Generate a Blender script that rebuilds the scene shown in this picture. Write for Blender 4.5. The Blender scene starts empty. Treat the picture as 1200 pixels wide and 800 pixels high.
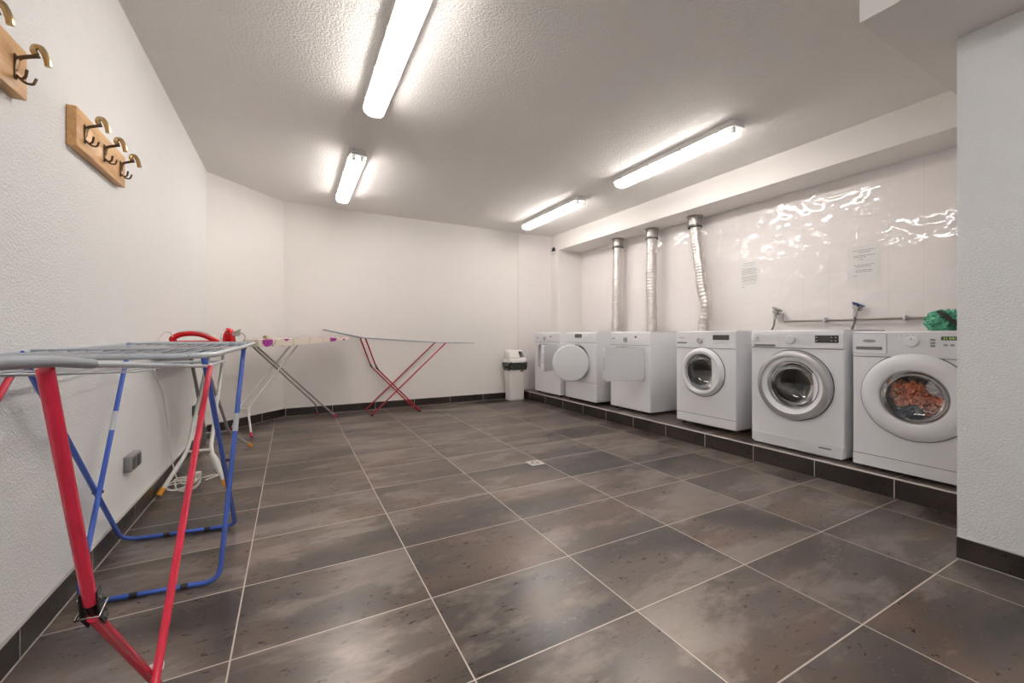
import bpy, bmesh, math, random
from mathutils import Vector, Matrix, noise
random.seed(7)
PI = math.pi
scene = bpy.context.scene
COL = scene.collection

# ------------------------------------------------------------------ materials
def lin(c):
    return tuple(((v/255)/12.92 if v/255 <= 0.04045 else ((v/255+0.055)/1.055)**2.4) for v in c) + (1.0,)

class NT:
    def __init__(s, name):
        s.m = bpy.data.materials.new(name); s.m.use_nodes = True
        s.t = s.m.node_tree; s.t.nodes.clear()
        s.out = s.t.nodes.new('ShaderNodeOutputMaterial')
    def n(s, typ, **kw):
        o = s.t.nodes.new(typ)
        for k, v in kw.items():
            if k == 'ins':
                for a, b in v.items():
                    if isinstance(b, bpy.types.NodeSocket): s.t.links.new(b, o.inputs[a])
                    else: o.inputs[a].default_value = b
            else: setattr(o, k, v)
        return o
    def math(s, op, a, b=None, c=None, clamp=False):
        o = s.t.nodes.new('ShaderNodeMath'); o.operation = op; o.use_clamp = clamp
        for i, v in enumerate((a, b, c)):
            if v is None: continue
            if isinstance(v, bpy.types.NodeSocket): s.t.links.new(v, o.inputs[i])
            else: o.inputs[i].default_value = v
        return o.outputs[0]
    def mix(s, f, a, b):
        o = s.t.nodes.new('ShaderNodeMix'); o.data_type = 'RGBA'
        for i, v in ((0, f), (6, a), (7, b)):
            if isinstance(v, bpy.types.NodeSocket): s.t.links.new(v, o.inputs[i])
            else: o.inputs[i].default_value = v
        return o.outputs[2]
    def ramp(s, f, stops):
        o = s.t.nodes.new('ShaderNodeValToRGB')
        while len(o.color_ramp.elements) < len(stops): o.color_ramp.elements.new(0.5)
        for e, (p, c) in zip(o.color_ramp.elements, stops): e.position = p; e.color = c
        s.t.links.new(f, o.inputs[0]); return o.outputs[0]
    def noise(s, vec, scale, detail=3, rough=0.5, dist=0.0):
        o = s.n('ShaderNodeTexNoise'); s.t.links.new(vec, o.inputs['Vector'])
        o.inputs['Scale'].default_value = scale; o.inputs['Detail'].default_value = detail
        o.inputs['Roughness'].default_value = rough; o.inputs['Distortion'].default_value = dist
        return o.outputs['Fac']
    def pbr(s, color, rough=0.5, metal=0.0, bump=None, bstr=0.2, bdist=0.002, spec=0.5, **kw):
        p = s.n('ShaderNodeBsdfPrincipled')
        for k, v in (('Base Color', color), ('Roughness', rough), ('Metallic', metal), ('Specular IOR Level', spec)):
            if isinstance(v, bpy.types.NodeSocket): s.t.links.new(v, p.inputs[k])
            else: p.inputs[k].default_value = v
        for k, v in kw.items(): p.inputs[k.replace('_', ' ')].default_value = v
        if bump is not None:
            b = s.n('ShaderNodeBump'); b.inputs['Strength'].default_value = bstr; b.inputs['Distance'].default_value = bdist
            s.t.links.new(bump, b.inputs['Height']); s.t.links.new(b.outputs[0], p.inputs['Normal'])
        s.t.links.new(p.outputs[0], s.out.inputs[0]); return s.m
    def pos(s):
        return s.n('ShaderNodeNewGeometry').outputs['Position']
    def obj(s):
        return s.n('ShaderNodeTexCoord').outputs['Object']
    def sep(s, v):
        o = s.n('ShaderNodeSeparateXYZ'); s.t.links.new(v, o.inputs[0]); return o.outputs
    def comb(s, x, y, z):
        o = s.n('ShaderNodeCombineXYZ')
        for i, v in enumerate((x, y, z)):
            if isinstance(v, bpy.types.NodeSocket): s.t.links.new(v, o.inputs[i])
            else: o.inputs[i].default_value = v
        return o.outputs[0]

def simple(name, rgb, rough=0.5, metal=0.0, nscale=40, namp=0.04, bump=0.0, spec=0.5, **kw):
    t = NT(name); v = t.obj()
    f = t.noise(v, nscale, 3)
    c = lin(rgb); a = tuple(x*(1-namp) for x in c[:3])+(1,); b = tuple(min(1, x*(1+namp)) for x in c[:3])+(1,)
    col = t.mix(f, a, b)
    return t.pbr(col, rough, metal, f if bump else None, bump, 0.002, spec, **kw)

def plaster(name, rgb, s1=170, st=0.35, dist=0.003, rough=0.85):
    t = NT(name); v = t.pos()
    f1 = t.noise(v, s1, 4, 0.6); f2 = t.noise(v, 9, 2)
    h = t.math('ADD', f1, t.math('MULTIPLY', f2, 0.4))
    c = lin(rgb)
    col = t.mix(f2, tuple(x*0.97 for x in c[:3])+(1,), c)
    return t.pbr(col, rough, 0, h, st, dist, 0.3)

M = {}
M['wall_rough'] = plaster('white_roughcast_plaster', (240, 239, 237), 120, 0.7, 0.008)
M['wall'] = plaster('white_smooth_plaster', (237, 233, 229), 60, 0.15, 0.003)
M['ceiling'] = plaster('textured_ceiling_paint', (240, 237, 233), 85, 0.9, 0.012, 0.8)
M['beam'] = plaster('white_beam_paint', (236, 232, 228), 60, 0.15, 0.003)

def floor_mat(name, tx, ty, ox=0.0, oy=0.0, mode='xy', g=0.0046, dark=1.0, axis_only=False):
    t = NT(name); P = t.pos(); X, Y, Z = t.sep(P)
    if mode == 'xy': U, V = X, Y
    elif mode == 'yz': U, V = Y, Z
    else: U, V = X, Z
    def cell(c, size, off):
        q = t.math('DIVIDE', t.math('ADD', c, off), size)
        fl = t.math('FLOOR', q); fr = t.math('SUBTRACT', q, fl)
        d = t.math('MULTIPLY', t.math('MINIMUM', fr, t.math('SUBTRACT', 1.0, fr)), size)
        return fl, t.math('LESS_THAN', d, g/2), d
    fu, gu, du = cell(U, tx, ox); fv, gv, dv = cell(V, ty, oy)
    grout = t.math('MAXIMUM', gu, gv)
    wn = t.n('ShaderNodeTexWhiteNoise'); t.t.links.new(t.comb(fu, fv, 3.0), wn.inputs['Vector'])
    rnd = wn.outputs['Color']; rv = t.sep(rnd)
    off = t.n('ShaderNodeVectorMath', operation='SCALE'); t.t.links.new(rnd, off.inputs[0]); off.inputs['Scale'].default_value = 23.0
    ad = t.n('ShaderNodeVectorMath', operation='ADD'); t.t.links.new(P, ad.inputs[0]); t.t.links.new(off.outputs[0], ad.inputs[1])
    mp = t.n('ShaderNodeMapping'); t.t.links.new(ad.outputs[0], mp.inputs[0]); mp.inputs['Scale'].default_value = (0.75, 1.7, 1.0)
    v = mp.outputs[0]
    n1 = t.noise(v, 1.35, 4, 0.5, 0.4)
    n2 = t.noise(v, 3.6, 10, 0.66, 0.3)
    n3 = t.noise(v, 2.6, 3, 0.5)
    n4 = t.noise(P, 90, 6, 0.7)
    n5 = t.noise(v, 30, 8, 0.75, 0.3)
    base = t.ramp(n1, [(0.30, lin((36, 30, 26))), (0.43, lin((66, 56, 50))), (0.55, lin((96, 83, 75))), (0.72, lin((122, 110, 102)))])
    rust = t.ramp(n3, [(0.52, (0, 0, 0, 1)), (0.66, (1, 1, 1, 1))])
    base = t.mix(t.math('MULTIPLY', rust, 0.45), base, lin((112, 84, 62)))
    patch = t.ramp(t.math('ADD', t.math('MULTIPLY', n2, 0.6), t.math('MULTIPLY', n1, 0.45)), [(0.545, (0, 0, 0, 1)), (0.60, (1, 1, 1, 1))])
    fleck = t.ramp(n5, [(0.30, (0.55, 0.55, 0.55, 1)), (0.58, (1, 1, 1, 1))])
    pf = t.math('MULTIPLY', patch, fleck)
    base = t.mix(t.math('MULTIPLY', pf, 0.55), base, lin((172, 164, 157)))
    base = t.mix(t.math('MULTIPLY', n4, 0.12), base, lin((60, 52, 47)))
    hsv = t.n('ShaderNodeHueSaturation'); t.t.links.new(base, hsv.inputs['Color'])
    t.t.links.new(t.math('MULTIPLY', t.math('ADD', t.math('MULTIPLY', rv[0], 0.25), 0.88), dark), hsv.inputs['Value'])
    col = t.mix(grout, hsv.outputs[0], lin((214, 204, 194)))
    ro = t.math('ADD', t.math('MULTIPLY', pf, 0.05), t.math('ADD', 0.21, t.math('MULTIPLY', n5, 0.16)))
    ro = t.math('MAXIMUM', ro, t.math('MULTIPLY', grout, 0.7))
    h = t.math('ADD', t.math('MULTIPLY', t.math('MINIMUM', t.math('MINIMUM', du, dv), 0.004), 120.0), t.math('MULTIPLY', n5, 0.10))
    return t.pbr(col, ro, t.math('ADD', 0.18, t.math('MULTIPLY', pf, 0.6)), h, 0.22, 0.0015, 0.8)
TY = 0.3976
M['floor'] = floor_mat('dark_oxide_floor_tile', 0.6, TY)
M['plinth'] = floor_mat('dark_tile_plinth_along_wall', 0.5, 10.0, -0.09, 5.0, 'yz', 0.004, 0.27)
M['plinth_back'] = floor_mat('dark_tile_plinth_back', 0.5, 10.0, -0.1, 5.0, 'xz', 0.004, 0.27)
M['step_face'] = floor_mat('dark_tile_step_face', 0.4125, 10.0, 0.0, 5.0, 'yz', 0.005, 0.27)
M['step_top'] = floor_mat('grey_brown_step_top_tile', 10.0, 0.4125, 0.0, 0.0, 'xy', 0.003, 0.95)

def wall_tile(name, mode, ou, ov, su=0.2, sv=0.2125):
    t = NT(name); P = t.pos(); X, Y, Z = t.sep(P)
    U = Y if mode == 'y' else X
    def g(c, size, off):
        q = t.math('DIVIDE', t.math('SUBTRACT', c, off), size); fl = t.math('FLOOR', q)
        fr = t.math('SUBTRACT', q, fl)
        return fl, t.math('MULTIPLY', t.math('MINIMUM', fr, t.math('SUBTRACT', 1.0, fr)), size)
    fu, du = g(U, su, ou); fv, dv = g(Z, sv, ov)
    d = t.math('MINIMUM', du, dv); gr = t.math('LESS_THAN', d, 0.0009)
    wn = t.n('ShaderNodeTexWhiteNoise'); t.t.links.new(t.comb(fu, fv, 1.0), wn.inputs['Vector'])
    wig = t.noise(P, 7.0, 1.5, 0.45)
    col = t.mix(t.math('MULTIPLY', gr, 0.45), lin((236, 231, 229)), lin((196, 186, 180)))
    edge = t.math('MINIMUM', d, 0.006)
    h = t.math('ADD', t.math('MULTIPLY', edge, 14.0), t.math('MULTIPLY', wig, 3.4))
    ro = t.math('ADD', 0.05, t.math('MULTIPLY', gr, 0.5))
    m = t.pbr(col, ro, 0, h, 0.75, 0.004, 0.5)
    return m
M['white_tile'] = wall_tile('glossy_white_wall_tile', 'y', 0.785, 1.2645)
M['white_tile_back'] = wall_tile('glossy_white_wall_tile_back', 'x', 3.182, 1.2645, 0.2, 0.2125)

M['enamel'] = simple('white_enamel', (232, 232, 235), 0.28, 0, 60, 0.01)
M['enamel_cool'] = simple('cool_white_enamel', (222, 223, 226), 0.3, 0, 60, 0.01)
M['plastic'] = simple('white_plastic', (228, 228, 231), 0.38, 0, 60, 0.01)
M['plastic_grey'] = simple('pale_grey_plastic', (196, 197, 200), 0.4, 0, 60, 0.02)
M['seam'] = simple('dark_seam_rubber', (70, 68, 68), 0.6)
M['rubber'] = simple('grey_rubber_gasket', (92, 92, 94), 0.55)
M['dark'] = simple('dark_plastic', (42, 38, 37), 0.35)
M['icon'] = simple('pale_grey_print', (150, 150, 152), 0.5)
M['slot'] = simple('shadow_grey_recess', (128, 128, 131), 0.5)
M['steel'] = simple('drum_stainless_steel', (118, 117, 118), 0.28, 1.0, 30, 0.1)
M['silver'] = simple('brushed_silver_ring', (186, 186, 188), 0.36, 0.6, 80, 0.04)
M['chrome'] = simple('chrome', (200, 198, 196), 0.12, 1.0)
M['foil'] = simple('aluminium_foil_duct', (214, 210, 206), 0.38, 0.85, 25, 0.1, 0.3)
M['galv'] = simple('galvanised_collar', (176, 172, 168), 0.4, 0.8, 30, 0.1)
M['foot'] = simple('dark_adjustable_foot', (60, 58, 58), 0.5)
M['lcd'] = simple('green_lit_display', (60, 96, 36), 0.3)
M['lcd_dark'] = simple('dark_grey_display', (84, 80, 76), 0.25)
M['lcd_seg'] = simple('pale_display_segment', (196, 224, 150), 0.4)
M['red'] = simple('glossy_red_lacquer', (220, 50, 74), 0.13, 0, 20, 0.05)
M['darkred'] = simple('dark_red_lacquer', (166, 24, 44), 0.3, 0, 20, 0.05)
M['blue'] = simple('glossy_blue_lacquer', (74, 106, 198), 0.15, 0, 20, 0.05)
M['grey_tube'] = simple('grey_lacquered_tube', (150, 158, 166), 0.3, 0, 20, 0.04)
M['pale_tube'] = simple('pale_grey_lacquered_tube', (196, 202, 208), 0.3, 0, 20, 0.03)
M['wire'] = simple('grey_coated_wire', (164, 170, 178), 0.35, 0, 20, 0.03)
M['white_tube'] = simple('white_lacquered_leg', (214, 212, 208), 0.35, 0, 20, 0.03)
M['grey_leg'] = simple('grey_lacquered_leg', (158, 154, 150), 0.35, 0.2, 20, 0.03)
M['yellow'] = simple('yellow_rubber_foot', (228, 152, 18), 0.45)
M['pink'] = simple('magenta_rubber_foot', (204, 36, 104), 0.45)
M['black'] = simple('black_plastic', (34, 32, 34), 0.4)
M['iron_red'] = simple('red_iron_plastic', (196, 20, 28), 0.25)
M['iron_grey'] = simple('light_grey_iron_plastic', (200, 196, 192), 0.35)
M['sole'] = simple('metal_soleplate', (170, 168, 168), 0.25, 0.9)
M['cord'] = simple('white_power_cord', (222, 218, 212), 0.5)
M['cord_grey'] = simple('pale_grey_flex', (186, 180, 172), 0.5)
M['bin'] = simple('white_bin_plastic', (232, 228, 224), 0.4)
M['bag'] = simple('dark_olive_bin_liner', (48, 52, 42), 0.3, 0, 15, 0.2)
M['sticker'] = simple('brown_sticker', (150, 96, 74), 0.5)
M['brass'] = simple('antique_brass', (104, 84, 62), 0.28, 0.9, 50, 0.25)
M['brass_lit'] = simple('brass_painted_lit', (186, 160, 118), 0.25, 0.9, 50, 0.15)  # paler copy of the brass, light on the hook tips put into its colour
M['paper'] = simple('white_paper', (228, 226, 224), 0.6)
M['ink'] = simple('grey_printed_ink', (120, 116, 116), 0.7)
M['pipe'] = simple('painted_grey_pipe', (150, 142, 134), 0.4, 0.3)
M['hose'] = simple('grey_inlet_hose', (120, 116, 114), 0.5)
M['blue_knob'] = simple('blue_tap_lever', (46, 72, 130), 0.4)
M['socket'] = simple('grey_socket_plastic', (150, 148, 148), 0.45)
M['socket_dark'] = simple('dark_grey_socket_insert', (86, 84, 84), 0.5)
M['fixture'] = simple('grey_white_fixture_base', (214, 212, 208), 0.45)
M['vent_dark'] = simple('painted_vent_shade', (50, 46, 44), 0.8)
M['drain'] = simple('pale_drain_metal', (208, 204, 200), 0.35, 0.3)
M['caulk'] = simple('pale_grey_sealant', (176, 170, 164), 0.6)

def wood_mat():
    t = NT('light_beech_wood'); v = t.obj()
    mp = t.n('ShaderNodeMapping'); t.t.links.new(v, mp.inputs[0]); mp.inputs['Scale'].default_value = (14, 1.6, 14)
    f = t.noise(mp.outputs[0], 3.0, 6, 0.6, 1.2)
    c = t.ramp(f, [(0.3, lin((190, 140, 86))), (0.55, lin((214, 168, 112))), (0.75, lin((226, 184, 130)))])
    return t.pbr(c, 0.4, 0, f, 0.1, 0.001)
M['wood'] = wood_mat()

def floral_mat():
    t = NT('cream_cover_with_purple_flowers'); v = t.obj()
    vo = t.n('ShaderNodeTexVoronoi'); t.t.links.new(v, vo.inputs['Vector']); vo.inputs['Scale'].default_value = 8.0; vo.inputs['Randomness'].default_value = 0.75
    d = vo.outputs['Distance']
    nz = t.noise(v, 45, 3)
    dd = t.math('ADD', d, t.math('MULTIPLY', t.math('SUBTRACT', nz, 0.5), 0.22))
    fl = t.math('LESS_THAN', dd, 0.36); ce = t.math('LESS_THAN', dd, 0.10)
    rx = t.sep(vo.outputs['Color'])[0]
    on = t.math('GREATER_THAN', rx, 0.12)
    fl = t.math('MULTIPLY', fl, on); ce = t.math('MULTIPLY', ce, on)
    w = t.n('ShaderNodeTexWave'); t.t.links.new(v, w.inputs['Vector']); w.inputs['Scale'].default_value = 2.2; w.inputs['Distortion'].default_value = 9.0
    st = t.math('GREATER_THAN', w.outputs['Fac'], 0.9995)
    c = t.mix(st, lin((226, 216, 200)), lin((70, 52, 60)))
    c = t.mix(fl, c, lin((168, 62, 150))); c = t.mix(ce, c, lin((116, 34, 104)))
    return t.pbr(c, 0.8, 0, nz, 0.1, 0.001)
M['floral'] = floral_mat()

def mesh_cover():
    t = NT('grey_pink_patterned_cover'); v = t.obj()
    w = t.n('ShaderNodeTexWave'); t.t.links.new(v, w.inputs['Vector']); w.inputs['Scale'].default_value = 22.0; w.inputs['Distortion'].default_value = 3.0
    c = t.mix(w.outputs['Fac'], lin((128, 98, 108)), lin((186, 172, 172)))
    return t.pbr(c, 0.8)
M['cover_grey'] = mesh_cover()

def cloth_mat(name, cols, scale=9, bump=0.4):
    t = NT(name); v = t.obj()
    f = t.noise(v, scale, 5, 0.65, 1.2); n = t.noise(v, 60, 3)
    k = len(cols)
    c = t.ramp(f, [(0.30+0.4*i/max(1, k-1), lin(q)) for i, q in enumerate(cols)])
    return t.pbr(c, 0.85, 0, n, bump, 0.002, 0.2)
M['cloth_orange'] = cloth_mat('orange_brown_print_fabric', [(60, 34, 28), (206, 100, 66), (250, 168, 130), (140, 66, 44), (252, 200, 170), (80, 46, 36)], 16)
M['cloth_orange2'] = cloth_mat('coral_print_fabric', [(120, 60, 44), (224, 122, 92), (244, 166, 136), (80, 48, 40), (232, 136, 104)], 12)
M['cloth_grey'] = cloth_mat('grey_knit', [(190, 188, 188), (224, 222, 224), (238, 236, 236)], 20)
M['cloth_dark'] = cloth_mat('charcoal_fabric', [(40, 38, 40), (88, 84, 84), (120, 116, 114)], 14)
M['cloth_blue'] = cloth_mat('slate_blue_fabric', [(44, 50, 62), (72, 80, 96), (96, 104, 118)], 14)

def green_bag_mat():
    t = NT('green_mesh_fabric'); v = t.obj()
    vo = t.n('ShaderNodeTexVoronoi'); t.t.links.new(v, vo.inputs['Vector']); vo.inputs['Scale'].default_value = 110.0
    c = t.mix(t.math('LESS_THAN', vo.outputs['Distance'], 0.35), lin((98, 178, 144)), lin((40, 100, 80)))
    return t.pbr(c, 0.7, 0, vo.outputs['Distance'], 0.3, 0.002)
M['green'] = green_bag_mat()
M['strap'] = simple('dark_brown_strap', (52, 42, 42), 0.7)

def emit(name, rgb, strength):
    t = NT(name); e = t.n('ShaderNodeEmission'); e.inputs[0].default_value = rgb; e.inputs[1].default_value = strength
    t.t.links.new(e.outputs[0], t.out.inputs[0]); return t.m
TUBE_WARM = (1.0, 0.942, 0.90, 1); TUBE_COOL = (0.93, 0.97, 1.0, 1)
M['tube'] = emit('lit_fluorescent_tube', TUBE_WARM, 30.0)
M['tube_cool'] = emit('added_cool_lamp_tube', TUBE_COOL, 44.0)

def cover_mat():
    t = NT('ribbed_clear_diffuser')
    tr = t.n('ShaderNodeBsdfTransparent'); tr.inputs[0].default_value = (0.97, 0.97, 0.97, 1)
    tl = t.n('ShaderNodeBsdfTranslucent'); tl.inputs[0].default_value = (0.95, 0.95, 0.95, 1)
    gl = t.n('ShaderNodeBsdfGlossy'); gl.inputs['Roughness'].default_value = 0.15
    m1 = t.n('ShaderNodeMixShader'); m1.inputs[0].default_value = 0.26
    t.t.links.new(tr.outputs[0], m1.inputs[1]); t.t.links.new(tl.outputs[0], m1.inputs[2])
    m2 = t.n('ShaderNodeMixShader'); m2.inputs[0].default_value = 0.05
    t.t.links.new(m1.outputs[0], m2.inputs[1]); t.t.links.new(gl.outputs[0], m2.inputs[2])
    t.t.links.new(m2.outputs[0], t.out.inputs[0]); return t.m
M['cover'] = cover_mat()

def glass_mat(name, tint=(0.95, 0.955, 0.96, 1), g=0.08, ro=0.03, k=0.75):
    t = NT(name)
    tr = t.n('ShaderNodeBsdfTransparent'); tr.inputs[0].default_value = tint
    gl = t.n('ShaderNodeBsdfGlossy'); gl.inputs['Roughness'].default_value = ro
    lw = t.n('ShaderNodeLayerWeight'); lw.inputs[0].default_value = 0.35
    f = t.math('ADD', t.math('MULTIPLY', lw.outputs['Fresnel'], k), g, clamp=True)
    m = t.n('ShaderNodeMixShader'); t.t.links.new(f, m.inputs[0])
    t.t.links.new(tr.outputs[0], m.inputs[1]); t.t.links.new(gl.outputs[0], m.inputs[2])
    t.t.links.new(m.outputs[0], t.out.inputs[0]); return t.m
M['glass'] = glass_mat('door_glass')
M['sleeve'] = glass_mat('clear_plastic_sleeve', (0.995, 0.995, 0.995, 1), 0.0, 0.08, 0.05)

# ------------------------------------------------------------------ mesh helpers
def link(name, bm, mat, parent=None, smooth=True, recalc=True):
    if recalc: bmesh.ops.recalc_face_normals(bm, faces=bm.faces[:])
    me = bpy.data.meshes.new(name); bm.to_mesh(me); bm.free()
    mats = mat if isinstance(mat, (list, tuple)) else [mat]
    for m in mats: me.materials.append(m)
    if smooth:
        me.shade_smooth() if hasattr(me, 'shade_smooth') else None
        try: me.set_sharp_from_angle(angle=math.radians(35))
        except Exception: pass
    o = bpy.data.objects.new(name, me); COL.objects.link(o)
    if parent is not None: o.parent = parent
    return o

def thing(name, label, cat, loc=(0, 0, 0), rotz=0.0, group=None):
    o = bpy.data.objects.new(name, None); COL.objects.link(o)
    o.empty_display_size = 0.05
    o.location = loc; o.rotation_euler = (0, 0, rotz); o['label'] = label; o['category'] = cat
    if group: o['group'] = group
    return o
def tag(o, label, cat, group=None):
    o['label'] = label; o['category'] = cat
    if group: o['group'] = group
    return o
def struct(o, label=None):
    o['kind'] = 'structure'
    if label: o['label'] = label
    return o

def box(bm, x0, x1, y0, y1, z0, z1, r=0.0, seg=2, mi=0, mat=None):
    g = bmesh.ops.create_cube(bm, size=1.0)
    vs = g['verts']
    for v in vs:
        v.co = Vector(((x0+x1)/2+v.co.x*(x1-x0), (y0+y1)/2+v.co.y*(y1-y0), (z0+z1)/2+v.co.z*(z1-z0)))
    es = list({e for v in vs for e in v.link_edges}); fs = list({f for v in vs for f in v.link_faces})
    for f in fs: f.material_index = mi
    if r > 0:
        r = min(r, 0.49*min(abs(x1-x0), abs(y1-y0), abs(z1-z0)))
        res = bmesh.ops.bevel(bm, geom=es, offset=r, segments=seg, affect='EDGES', profile=0.5)
        vs = list({v for f in res['faces'] for v in f.verts} | {v for v in vs if v.is_valid})
        for f in res['faces']: f.material_index = mi
    if mat is not None:
        allv = set(vs)
        for v in list(allv):
            if v.is_valid:
                for f in v.link_faces: allv.update(f.verts)
        bmesh.ops.transform(bm, matrix=mat, verts=[v for v in allv if v.is_valid])
    return vs

def fillet(pts, r, n=6):
    pts = [Vector(p) for p in pts]; out = [pts[0]]
    for i in range(1, len(pts)-1):
        a, b, c = pts[i-1], pts[i], pts[i+1]
        d1 = (a-b); d2 = (c-b); rr = min(r, d1.length*0.45, d2.length*0.45)
        p, q = b+d1.normalized()*rr, b+d2.normalized()*rr
        for k in range(n+1):
            t = k/n; out.append(p*(1-t)**2 + b*2*t*(1-t) + q*t*t)
    out.append(pts[-1]); return out

def tube(bm, pts, r, n=10, closed=False, mi=0, radii=None, flat=1.0):
    pts = [Vector(p) for p in pts]; N = len(pts); rings = []
    T = []
    for i in range(N):
        if closed: d = pts[(i+1) % N]-pts[i-1]
        else: d = pts[min(i+1, N-1)]-pts[max(i-1, 0)]
        T.append(d.normalized() if d.length > 1e-9 else Vector((0, 0, 1)))
    up = Vector((0, 0, 1)) if abs(T[0].z) < 0.9 else Vector((1, 0, 0))
    u = T[0].cross(up).normalized()
    for i in range(N):
        u = (u - T[i]*u.dot(T[i])); u = u.normalized() if u.length > 1e-6 else T[i].orthogonal().normalized()
        w = T[i].cross(u)
        rr = radii[i] if radii else r
        rings.append([bm.verts.new(pts[i]+(u*math.cos(2*PI*k/n)+w*math.sin(2*PI*k/n)*flat)*rr) for k in range(n)])
    M_ = N if closed else N-1
    for i in range(M_):
        a, b = rings[i], rings[(i+1) % N]
        for k in range(n):
            f = bm.faces.new((a[k], a[(k+1) % n], b[(k+1) % n], b[k])); f.material_index = mi
    if not closed:
        f = bm.faces.new(rings[0][::-1]); f.material_index = mi
        f = bm.faces.new(rings[-1]); f.material_index = mi

def lathe(bm, prof, center=(0, 0, 0), axis='y', n=64, mi=0, sx=1.0, cap=False):
    cx, cy, cz = center; rings = []
    for (r, h) in prof:
        ring = []
        if r < 1e-6:
            p = {'y': (cx, cy+h, cz), 'z': (cx, cy, cz+h), 'x': (cx+h, cy, cz)}[axis]
            ring = [bm.verts.new(p)]
        else:
            for k in range(n):
                a = 2*PI*k/n; c_, s_ = r*math.cos(a), r*math.sin(a)
                p = {'y': (cx+c_*sx, cy+h, cz+s_), 'z': (cx+c_*sx, cy+s_, cz+h), 'x': (cx+h, cy+c_*sx, cz+s_)}[axis]
                ring.append(bm.verts.new(p))
        rings.append(ring)
    for a, b in zip(rings, rings[1:]):
        for k in range(n):
            k2 = (k+1) % n
            if len(a) == 1 and len(b) == 1: continue
            if len(a) == 1: f = bm.faces.new((a[0], b[k], b[k2]))
            elif len(b) == 1: f = bm.faces.new((a[k], a[k2], b[0]))
            else: f = bm.faces.new((a[k], a[k2], b[k2], b[k]))
            f.material_index = mi
    if cap:
        for ring in (rings[0], rings[-1]):
            if len(ring) > 2: bm.faces.new(ring).material_index = mi

def prism(bm, poly, h0, h1, axis='y', mi=0):
    def P(a, b, h): return {'y': (a, h, b), 'z': (a, b, h), 'x': (h, a, b)}[axis]
    lo = [bm.verts.new(P(a, b, h0)) for a, b in poly]; hi = [bm.verts.new(P(a, b, h1)) for a, b in poly]
    n = len(poly)
    bm.faces.new(lo).material_index = mi; bm.faces.new(hi[::-1]).material_index = mi
    for k in range(n): bm.faces.new((lo[k], lo[(k+1) % n], hi[(k+1) % n], hi[k])).material_index = mi

def rrect(x0, x1, z0, z1, r, n=5):
    out = []
    for cx, cz, a0 in ((x1-r, z1-r, 0), (x0+r, z1-r, 90), (x0+r, z0+r, 180), (x1-r, z0+r, 270)):
        for k in range(n+1):
            a = math.radians(a0+90*k/n); out.append((cx+r*math.cos(a), cz+r*math.sin(a)))
    return out

def text_mesh(name, s, size, mat, parent, loc, rot, depth=0.0004, shear=0.0):
    cu = bpy.data.curves.new(name, 'FONT'); cu.body = s; cu.size = size; cu.extrude = depth; cu.shear = shear
    cu.align_x = 'CENTER'; cu.align_y = 'CENTER'; cu.resolution_u = 3
    to = bpy.data.objects.new('tmp_text', cu); COL.objects.link(to)
    dg = bpy.context.evaluated_depsgraph_get()
    me = bpy.data.meshes.new_from_object(to.evaluated_get(dg)); me.name = name
    bpy.data.objects.remove(to); bpy.data.curves.remove(cu)
    me.materials.clear(); me.materials.append(mat)
    o = bpy.data.objects.new(name, me); COL.objects.link(o); o.parent = parent
    o.location = loc; o.rotation_euler = rot; return o

# ------------------------------------------------------------------ the room
XL, YB, ZC, XS, ZS = -0.549, 4.812, 2.49, 3.23, 0.115
YE = 4.60          # end wall of the recess
YN = -2.6          # wall behind the camera
def slab(name, mat, *b):
    bm = bmesh.new(); box(bm, *b); return struct(link(name, bm, mat, smooth=False))
slab('floor', M['floor'], XL-0.1, 4.6, YN-0.1, YB+0.1, -0.1, 0.0)
slab('ceiling', M['ceiling'], XL-0.1, 4.6, YN-0.1, YB+0.1, ZC, ZC+0.1)
slab('wall_left', M['wall_rough'], XL-0.1, XL, YN-0.1, 4.16, 0.0, ZC)
slab('wall_behind', M['wall'], XL, 2.66, YN-0.1, YN, 0.0, ZC)
def prism_struct(name, mat, poly, z0, z1):
    bm = bmesh.new(); prism(bm, poly, z0, z1, 'z'); return struct(link(name, bm, mat, smooth=False))
prism_struct('wall_corner', M['wall'], [(XL, 4.16), (0.078, YB), (0.0, YB+0.1), (XL-0.1, YB+0.1), (XL-0.1, 4.16)], 0, ZC)
slab('wall_back', M['wall'], 0.0, 3.182, YB, YB+0.1, 0.0, ZC)
slab('wall_back_tiled', M['white_tile_back'], 3.182, 3.95, YB-0.006, YB+0.1, 0.0, ZC)
# column / end of the recess, beam over the recess (face drifts a little, as surveyed)
def bx(y): return 3.79 + (0.345-y)*0.0152 + 0.055
prism_struct('wall_column', M['beam'], [(3.775, YE), (4.3, YE), (4.3, YB), (3.775, YB)], ZS, 2.25)
prism_struct('trim_1', M['beam'], [(3.84, 0.0), (4.5, 0.0), (4.5, YB), (3.775, YB)], 2.25, ZC)
prism_struct('wall_right', M['white_tile'], [(4.215, 0.0), (4.5, 0.0), (4.5, YE), (4.215, YE)], 0.0, 2.25)
slab('wall_pillar', M['wall_rough'], 2.65, 4.5, YN-0.1, 0.006, 0.0, 2.2)
slab('trim_2', M['beam'], 2.175, 4.5, YN, 0.158, 2.2, ZC)
slab('wall_above_platform', M['beam'], 4.215, 4.5, -0.02, 0.01, 2.25, ZC) if False else None
# raised platform
slab('trim_3', M['step_top'], XS+0.008, 4.3, 0.006, YB, 0.0, ZS)
bm = bmesh.new(); box(bm, XS, XS+0.008, 0.006, YB-0.006, 0.0, ZS-0.006)
struct(link('trim_4', bm, M['step_face'], smooth=False))
bm = bmesh.new(); box(bm, XS-0.001, XS+0.012, 0.006, YB-0.006, ZS-0.007, ZS+0.001, 0.002)
struct(link('trim_5', bm, simple('white_edge_strip', (206, 200, 193), 0.5), smooth=False))
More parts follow.
